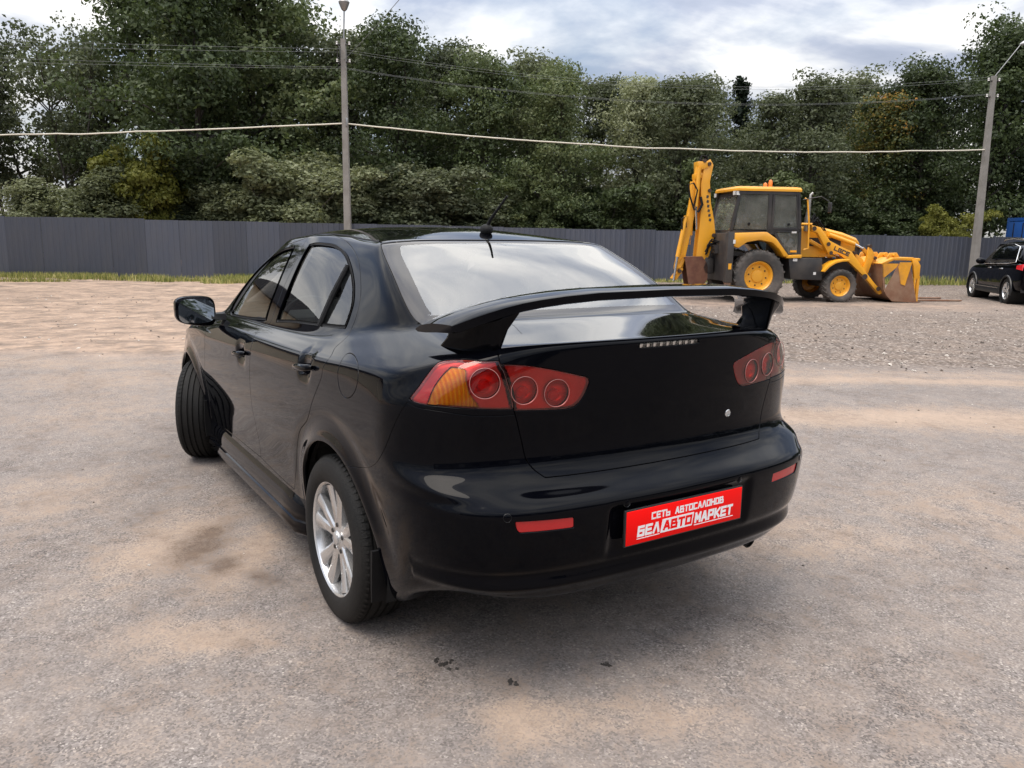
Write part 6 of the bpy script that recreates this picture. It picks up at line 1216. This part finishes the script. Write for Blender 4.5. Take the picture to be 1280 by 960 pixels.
    kp = MB(); side(kp, [(-.98, .95), (-1.20, .98), (-1.30, .70), (-1.22, .52), (-.98, .55)], -.22, .22, .03); kp.build('swing_post', K, root)
    # --- digging arm: boom up, dipper folded down, bucket curled in
    arm = empty('digging_arm', (0, 0, 0)); arm.parent = root
    boom = [(-1.12, .60), (-1.28, .62), (-1.46, .96), (-1.42, 1.62), (-1.40, 2.30), (-1.44, 2.90), (-1.36, 3.44), (-1.22, 3.52), (-1.13, 3.38), (-1.20, 2.95), (-1.14, 2.40), (-1.03, 1.98), (-.97, 1.62), (-.99, 1.52), (-1.10, 1.05)]
    b = MB(); side(b, boom, -.16, -.10, .008); side(b, boom, .10, .16, .008); side(b, [(-1.18, .75), (-1.40, 1.0), (-1.36, 1.7), (-1.34, 2.4), (-1.38, 3.0), (-1.30, 3.4), (-1.24, 3.3), (-1.26, 2.9), (-1.22, 2.3), (-1.10, 1.7), (-1.16, 1.05)], -.10, .10); bo = b.build('boom', Y, arm, 30)
    for k, (x, z) in enumerate(((-1.245, 2.66), (-1.232, 2.54), (-1.212, 2.42), (-1.19, 2.30), (-1.165, 2.18), (-1.14, 2.06))): MB().box((x, -.163, z - .10 + G), (.06, .006, .07), rot=(0, .2, 0)).build('lettering', K, bo)
    d = MB(); dip = [(-1.40, 3.50), (-1.54, 3.42), (-1.62, 2.80), (-1.72, 2.10), (-1.86, 1.45), (-2.00, .72), (-1.96, .52), (-1.82, .52), (-1.74, .95), (-1.60, 1.75), (-1.47, 2.55), (-1.34, 3.30)]
    side(d, dip, -.09, .09, .012); side(d, [(-1.56, 3.46), (-1.30, 3.46), (-1.28, 3.30), (-1.54, 3.22)], -.18, .18, .01); side(d, [(-1.60, 3.15), (-1.36, 3.18), (-1.38, 3.05), (-1.60, 3.0)], -.14, .14, .01); dp = d.build('dipper_arm', Y, arm, 30)
    for p0, p1, p2, y, r0 in (((-1.62, 2.95), (-1.62, 1.55), (-1.63, 1.30), 0, .07), ((-1.52, 3.30), (-1.55, 2.30), (-1.5, 1.70), -.17, .055), ((-1.80, 2.05), (-1.98, .98), (-2.06, .34), -.16, .06), ((-1.30, 2.75), (-1.33, 1.5), (-1.25, .9), .2, .06)):
        cy = MB(); cy.rod((p0[0], y, p0[1] + G), (p1[0], y, p1[1] + G), r0); cyo = cy.build('hydraulic_cylinder', Y, arm); MB().rod((p1[0], y, p1[1] + G), (p2[0], y, p2[1] + G), r0 * .55).build('ram_rod', chrome, cyo)
    for (x, z) in ((-1.38, 3.48), (-1.25, 3.40), (-1.20, 2.72), (-1.02, 1.56), (-1.90, .60), (-1.22, .75)): MB().rod((x, -.20, z + G), (x, .20, z + G), .05, n=12).build('pivot_pin', pin, arm)
    r = np.random.default_rng(8)
    for k in range(5): y = -.10 + .05 * k; MB().tube([(-1.46, y, 3.42 + G), (-1.44 + .05 * k * .3, y, 3.62 + G), (-1.30, y, 3.60 + G), (-1.24, y, 3.42 + G)], .016, 6).build('hydraulic_hose', hose, arm)
    for y in (-.22, -.19): MB().tube([(-1.60, y, 2.2 + G), (-1.74, y, 2.55 + G), (-1.80, y, 2.86 + G), (-1.66, y, 2.90 + G), (-1.55, y, 2.72 + G), (-1.62, y, 2.3 + G)], .018, 6).build('hydraulic_hose', hose, arm)
    for y in (-.2, -.17): MB().tube([(-1.9, y, 1.7 + G), (-1.93, y, 1.98 + G), (-1.82, y, 2.05 + G), (-1.80, y, 1.75 + G)], .018, 6).build('hydraulic_hose', hose, arm)
    MB().tube([(-1.45, -.2, 2.55 + G), (-1.40, -.22, 2.35 + G), (-1.5, -.2, 2.15 + G)], .035, 6).build('hydraulic_hose', hose, arm)
    b = MB(); cr = [(-1.80, .98), (-1.32, 1.0), (-1.16, .80), (-1.14, .40), (-1.30, .14), (-1.62, .10)]; side(b, cr + [(-1.62, .14), (-1.33, .18), (-1.19, .42), (-1.21, .78), (-1.34, .95), (-1.80, .93)], -.19, .19)
    for y0 in (-.22, .19): side(b, [(-1.80, .98), (-1.32, 1.0), (-1.16, .80), (-1.14, .40), (-1.30, .14), (-1.62, .10)], y0, y0 + .03)
    hb = b.build('digging_bucket', plain('rusty_digging_bucket', (.12, .045, .028), .65, var=.3, dirt=(.22, .11, .06), dirt_amt=.6), arm, 30)
    for k in range(4): y = -.15 + k * .10; t = MB(); side(t, [(-1.60, .15), (-1.86, .06), (-1.60, .09)], y - .03, y + .03); t.build('bucket_tooth', rust, hb)
    l = MB(); side(l, [(-1.98, .66), (-1.86, .70), (-1.72, .98), (-1.80, 1.02)], -.14, -.10); side(l, [(-1.98, .66), (-1.86, .70), (-1.72, .98), (-1.80, 1.02)], .10, .14); side(l, [(-2.08, .40), (-1.96, .36), (-1.78, .66), (-1.86, .70)], -.12, .12, .01); l.build('bucket_link', Yd, arm)
    return root
# ---------------------------------------------------------------- the parked black crossover at the right edge (x forward, y left)
def build_crossover():
    root = tag(empty('parked_car', (10.16 - 2.62 * .713 - .80 * .701, -23.12 + 2.62 * .701 - .80 * .713, -.16), math.atan2(-.701, .713)), 'black crossover car parked at the right edge in front of the blue container', 'car')
    paint, glass, dark, chrome = MAT['paint'], thin_glass('crossover_glass', (.16, .18, .18), 0, 1.52, 1.3), MAT['trim'], plain('car_chrome', (.75, .75, .74), .15, metal=1)
    # lower body rings along x
    st = [(-.92, .80, .42, .98, .80), (-.86, .86, .36, 1.06, .84), (-.55, .905, .30, 1.12, .86), (0, .92, .28, 1.10, .875), (.7, .92, .26, 1.06, .88), (1.4, .92, .26, 1.03, .88), (2.1, .92, .27, 1.01, .87), (2.62, .915, .28, 1.0, .86), (3.1, .88, .30, .95, .82), (3.42, .80, .34, .88, .72), (3.55, .66, .42, .78, .58)]
    rings = []
    for x, w, zb, zt, ws in st:
        half = [(w * .86, zb), (w * .97, zb + .06), (w, zb + .22), (w * 1.0, (zb + zt) * .55), (w * .985, zt - .14), (ws, zt - .03), (ws * .90, zt), (ws * .4, zt + .02)]
        rings.append([(x, y, z) for y, z in half] + [(x, -y, z) for y, z in half[::-1]])
    b = MB().loft(rings); body = b.build('body', paint, root, 60)
    ss = body.modifiers.new('smooth', 'SUBSURF'); ss.levels = ss.render_levels = 2
    cut = MB()
    for x in (0, 2.62): cut.lathe([(0, -1.2), (.40, -1.2), (.40, 1.2), (0, 1.2)], (x, 0, .345), (0, 1, 0), 28)
    # greenhouse
    gh = []
    for x, zb, zt, wb, wt in ((-.72, 1.06, 1.12, .74, .70), (-.60, 1.08, 1.38, .80, .66), (-.38, 1.08, 1.58, .83, .62), (0, 1.06, 1.64, .85, .62), (.7, 1.03, 1.68, .86, .62), (1.2, 1.01, 1.67, .86, .62), (1.60, 1.0, 1.58, .85, .60), (2.02, .99, 1.26, .83, .66), (2.30, .98, 1.02, .80, .72)):
        half = [(wb, zb), (wb * .97 + wt * .03, zb + (zt - zb) * .25), (wb * .6 + wt * .4, zb + (zt - zb) * .62), (wt + .03, zt - .06 * min(1, (zt - zb) * 3)), (wt * .85, zt - .008), (wt * .4, zt + .012)]
        gh.append([(x, y, z) for y, z in half] + [(x, -y, z) for y, z in half[::-1]])
    g = MB().loft(gh); gr = g.build('cabin', paint, root, 60); s2 = gr.modifiers.new('smooth', 'SUBSURF'); s2.levels = s2.render_levels = 2
    yw = lambda x, z: .868 - .255 * np.clip((z - 1.05) / .58, 0, 1) ** 1.15 + .012
    for sg in (1, -1):
        def pane(name, pts, mat, off=0.0, par=root):
            r = [[(x, sg * (yw(x, z) + off), z) for x, z in pts], [(x, sg * (yw(x, z) + off - .02), z) for x, z in pts]]; return MB().loft(r).build(name, mat, par, 30)
        for nm, pts in (('side_window', [(1.12, 1.06), (1.98, 1.05), (1.72, 1.34), (1.42, 1.54), (1.12, 1.58)]), ('side_window', [(.28, 1.09), (1.05, 1.065), (1.05, 1.585), (.55, 1.59), (.30, 1.57)]), ('side_window', [(-.30, 1.14), (.22, 1.095), (.24, 1.56), (.02, 1.52)])):
            pane(nm, pts, MAT['frit'])
        tr = MB(); tr.tube([(2.02, sg * (yw(0, 1.04) + .004), 1.035), (1.1, sg * (yw(0, 1.05) + .004), 1.048), (.2, sg * (yw(0, 1.08) + .004), 1.078), (-.34, sg * (yw(0, 1.13) + .004), 1.125), (-.05, sg * (yw(0, 1.5) + .006), 1.53), (.5, sg * (yw(0, 1.59) + .006), 1.605), (1.1, sg * (yw(0, 1.59) + .006), 1.60)], .014, 6); tr.build('chrome_strip', chrome, root)
        rl = MB(); rl.tube([(-.25, sg * .60, 1.66), (-.1, sg * .60, 1.71), (.6, sg * .60, 1.75), (1.25, sg * .59, 1.73), (1.4, sg * .585, 1.68)], .022, 8); rl.build('roof_rail', chrome, root)
        m = MB(); m.ball((1.86, sg * 1.00, 1.10), (.10, .13, .09), u=14, v=9); m.box((1.90, sg * .90, 1.05), (.08, .12, .05), bev=.015); m.build('side_mirror', paint, root)
        for x in (1.22, .36): MB().tube([(x - .02, sg * .915, .93), (x + .04, sg * .945, .935), (x + .14, sg * .945, .93), (x + .20, sg * .915, .925)], .014, 8).build('door_handle', chrome, root)
        l = MB(); l.loft([[(-.84, sg * .50, .94), (-.84, sg * .50, 1.10), (-.80, sg * .50, 1.10), (-.80, sg * .50, .94)], [(-.90, sg * .70, .92), (-.86, sg * .70, 1.09), (-.80, sg * .70, 1.09), (-.80, sg * .70, .92)], [(-.80, sg * .86, .92), (-.77, sg * .855, 1.08), (-.70, sg * .83, 1.08), (-.7, sg * .84, .92)], [(-.54, sg * .915, .95), (-.54, sg * .905, 1.04), (-.50, sg * .88, 1.04), (-.50, sg * .88, .95)]]); l.build('tail_light', plain('red_tail_lens', (.62, .015, .02), .15, coat=1), root, 40)
        hl = MB(); hl.loft([[(3.30, sg * .72, .72), (3.30, sg * .72, .82), (3.2, sg * .72, .82), (3.2, sg * .72, .72)], [(3.52, sg * .52, .68), (3.50, sg * .52, .76), (3.40, sg * .52, .76), (3.40, sg * .52, .68)]]); hl.build('headlight', MAT['clear_lens'], root)
        sk = MB(); sk.loft([[(x, sg * y, z) for y, z in ((.86, .22), (.935, .24), (.94, .36), (.91, .42))] for x in (.44, 1.3, 2.18)]); sk.build('sill_trim', dark, root); MB().tube([(.46, sg * .944, .40), (2.16, sg * .944, .40)], .012, 6).build('sill_strip', chrome, root)
        for x in (0, 2.62):
            ar = MB()
            R = [[(x + rr * math.cos(a), sg * yy, .345 + rr * math.sin(a)) for rr, yy in ((.375, .90), (.375, .938), (.42, .938), (.43, .915))] for a in np.linspace(-.25, PI + .25, 25)]
            ar.loft(R); ar.build('wheel_arch', dark, root)
            w = empty('wheel', (x, sg * .80, .345)); w.parent = root
            t = MB(); t.lathe([(.232, .10), (.25, .112), (.31, .112), (.34, .095), (.349, .06), (.350, 0), (.349, -.06), (.34, -.095), (.25, -.10), (.232, -.1)], n=48); t.build('tyre', MAT['tyre'], w)
            r = MB(); r.lathe([(.236, .102), (.228, .106), (.216, .09), (.21, .02), (.21, -.1)], axis=(0, sg, 0), n=48); r.lathe([(0, .085), (.05, .082), (.06, .06), (0, .05)], axis=(0, sg, 0), n=20)
            for k in range(10):
                a = 2 * PI * (k // 2) / 5 + (.16 if k % 2 else -.16); c, s = math.cos(a), math.sin(a); secs = []
                for rad, d, hw in ((.04, .080, .014), (.12, .086, .016), (.215, .100, .024)): secs.append([(c * rad - s * h_, sg * dd, s * rad + c * h_) for h_, dd in ((-hw, d - .03), (-hw, d), (hw, d), (hw, d - .03))])
                r.loft(secs)
            r.build('rim', MAT['alloy'], w); MB().lathe([(0, .0), (.208, .0)], axis=(0, sg, 0), n=24).build('brake_backplate', MAT['black_matt'], w)
    ws = MB(); ws.loft([[(2.27, y, 1.03 - .02 * abs(y)), (1.66, y * .82, 1.585 - .03 * abs(y))] for y in np.linspace(-.72, .72, 9)], closed=False, caps=False); o = ws.build('windscreen', MAT['frit'], root, 60, fix=False); o.location = (.02, 0, .03)
    rw = MB(); rw.loft([[(-.755, y, 1.12), (-.66, y * .93, 1.33), (-.455, y * .85, 1.555)] for y in np.linspace(-.66, .66, 9)], closed=False, caps=False); rw.build('rear_window', MAT['frit'], root, 60, fix=False)
    sp = MB(); sp.loft([[(-.60, y, 1.60), (-.60, y, 1.575), (-.25, y, 1.60), (-.25, y, 1.66)] for y in (-.60, -.3, 0, .3, .60)]); sp.build('roof_spoiler', paint, root)
    rb = MB(); rb.loft([[(-.90 + .10 * (abs(y) / .85) ** 3, y, z) if i else (-.80, y, z) for i, z in ((1, .34), (1, .60), (0, .62), (0, .36))] for y in np.linspace(-.84, .84, 9)]); rb.build('bumper_skirt', dark, root); MB().box((-.955, 0, .63), (.02, 1.5, .035)).build('bumper_strip', plain('red_reflector_strip', (.5, .02, .02), .2, coat=1), root)
    pl = MB().box((-.945, 0, .84), (.012, .52, .112), bev=.003).build('number_plate', MAT['plate_white'], root); MB().box((-.93, 0, .95), (.02, .7, .03)).build('chrome_strip', chrome, root)
    for x in (0, 2.62):
        for sg in (1, -1): MB().lathe([(.385, .50), (.385, .925)], (x, 0, .345), (0, sg, 0), 32).build('wheel_housing', MAT['black_matt'], root, fix=False)
    # openings for the wheels are cut from the body shell
    cu = cut.build('cutter', dark, None); cu.parent = root; md = body.modifiers.new('arches', 'BOOLEAN'); md.operation = 'DIFFERENCE'; md.object = cu; md.solver = 'EXACT'
    bpy.context.view_layer.update(); me = bpy.data.meshes.new_from_object(body.evaluated_get(bpy.context.evaluated_depsgraph_get())); body.modifiers.clear(); body.data = me; me.name = 'body'; bpy.data.objects.remove(cu)
    me.polygons.foreach_set('use_smooth', np.ones(len(me.polygons), bool)); me.set_sharp_from_angle(angle=math.radians(40))
    return root
# ---------------------------------------------------------------- build everything
build_ground()
build_fence()
build_poles()
build_surroundings()
build_trees()
build_digger()
build_crossover()
build_sedan()
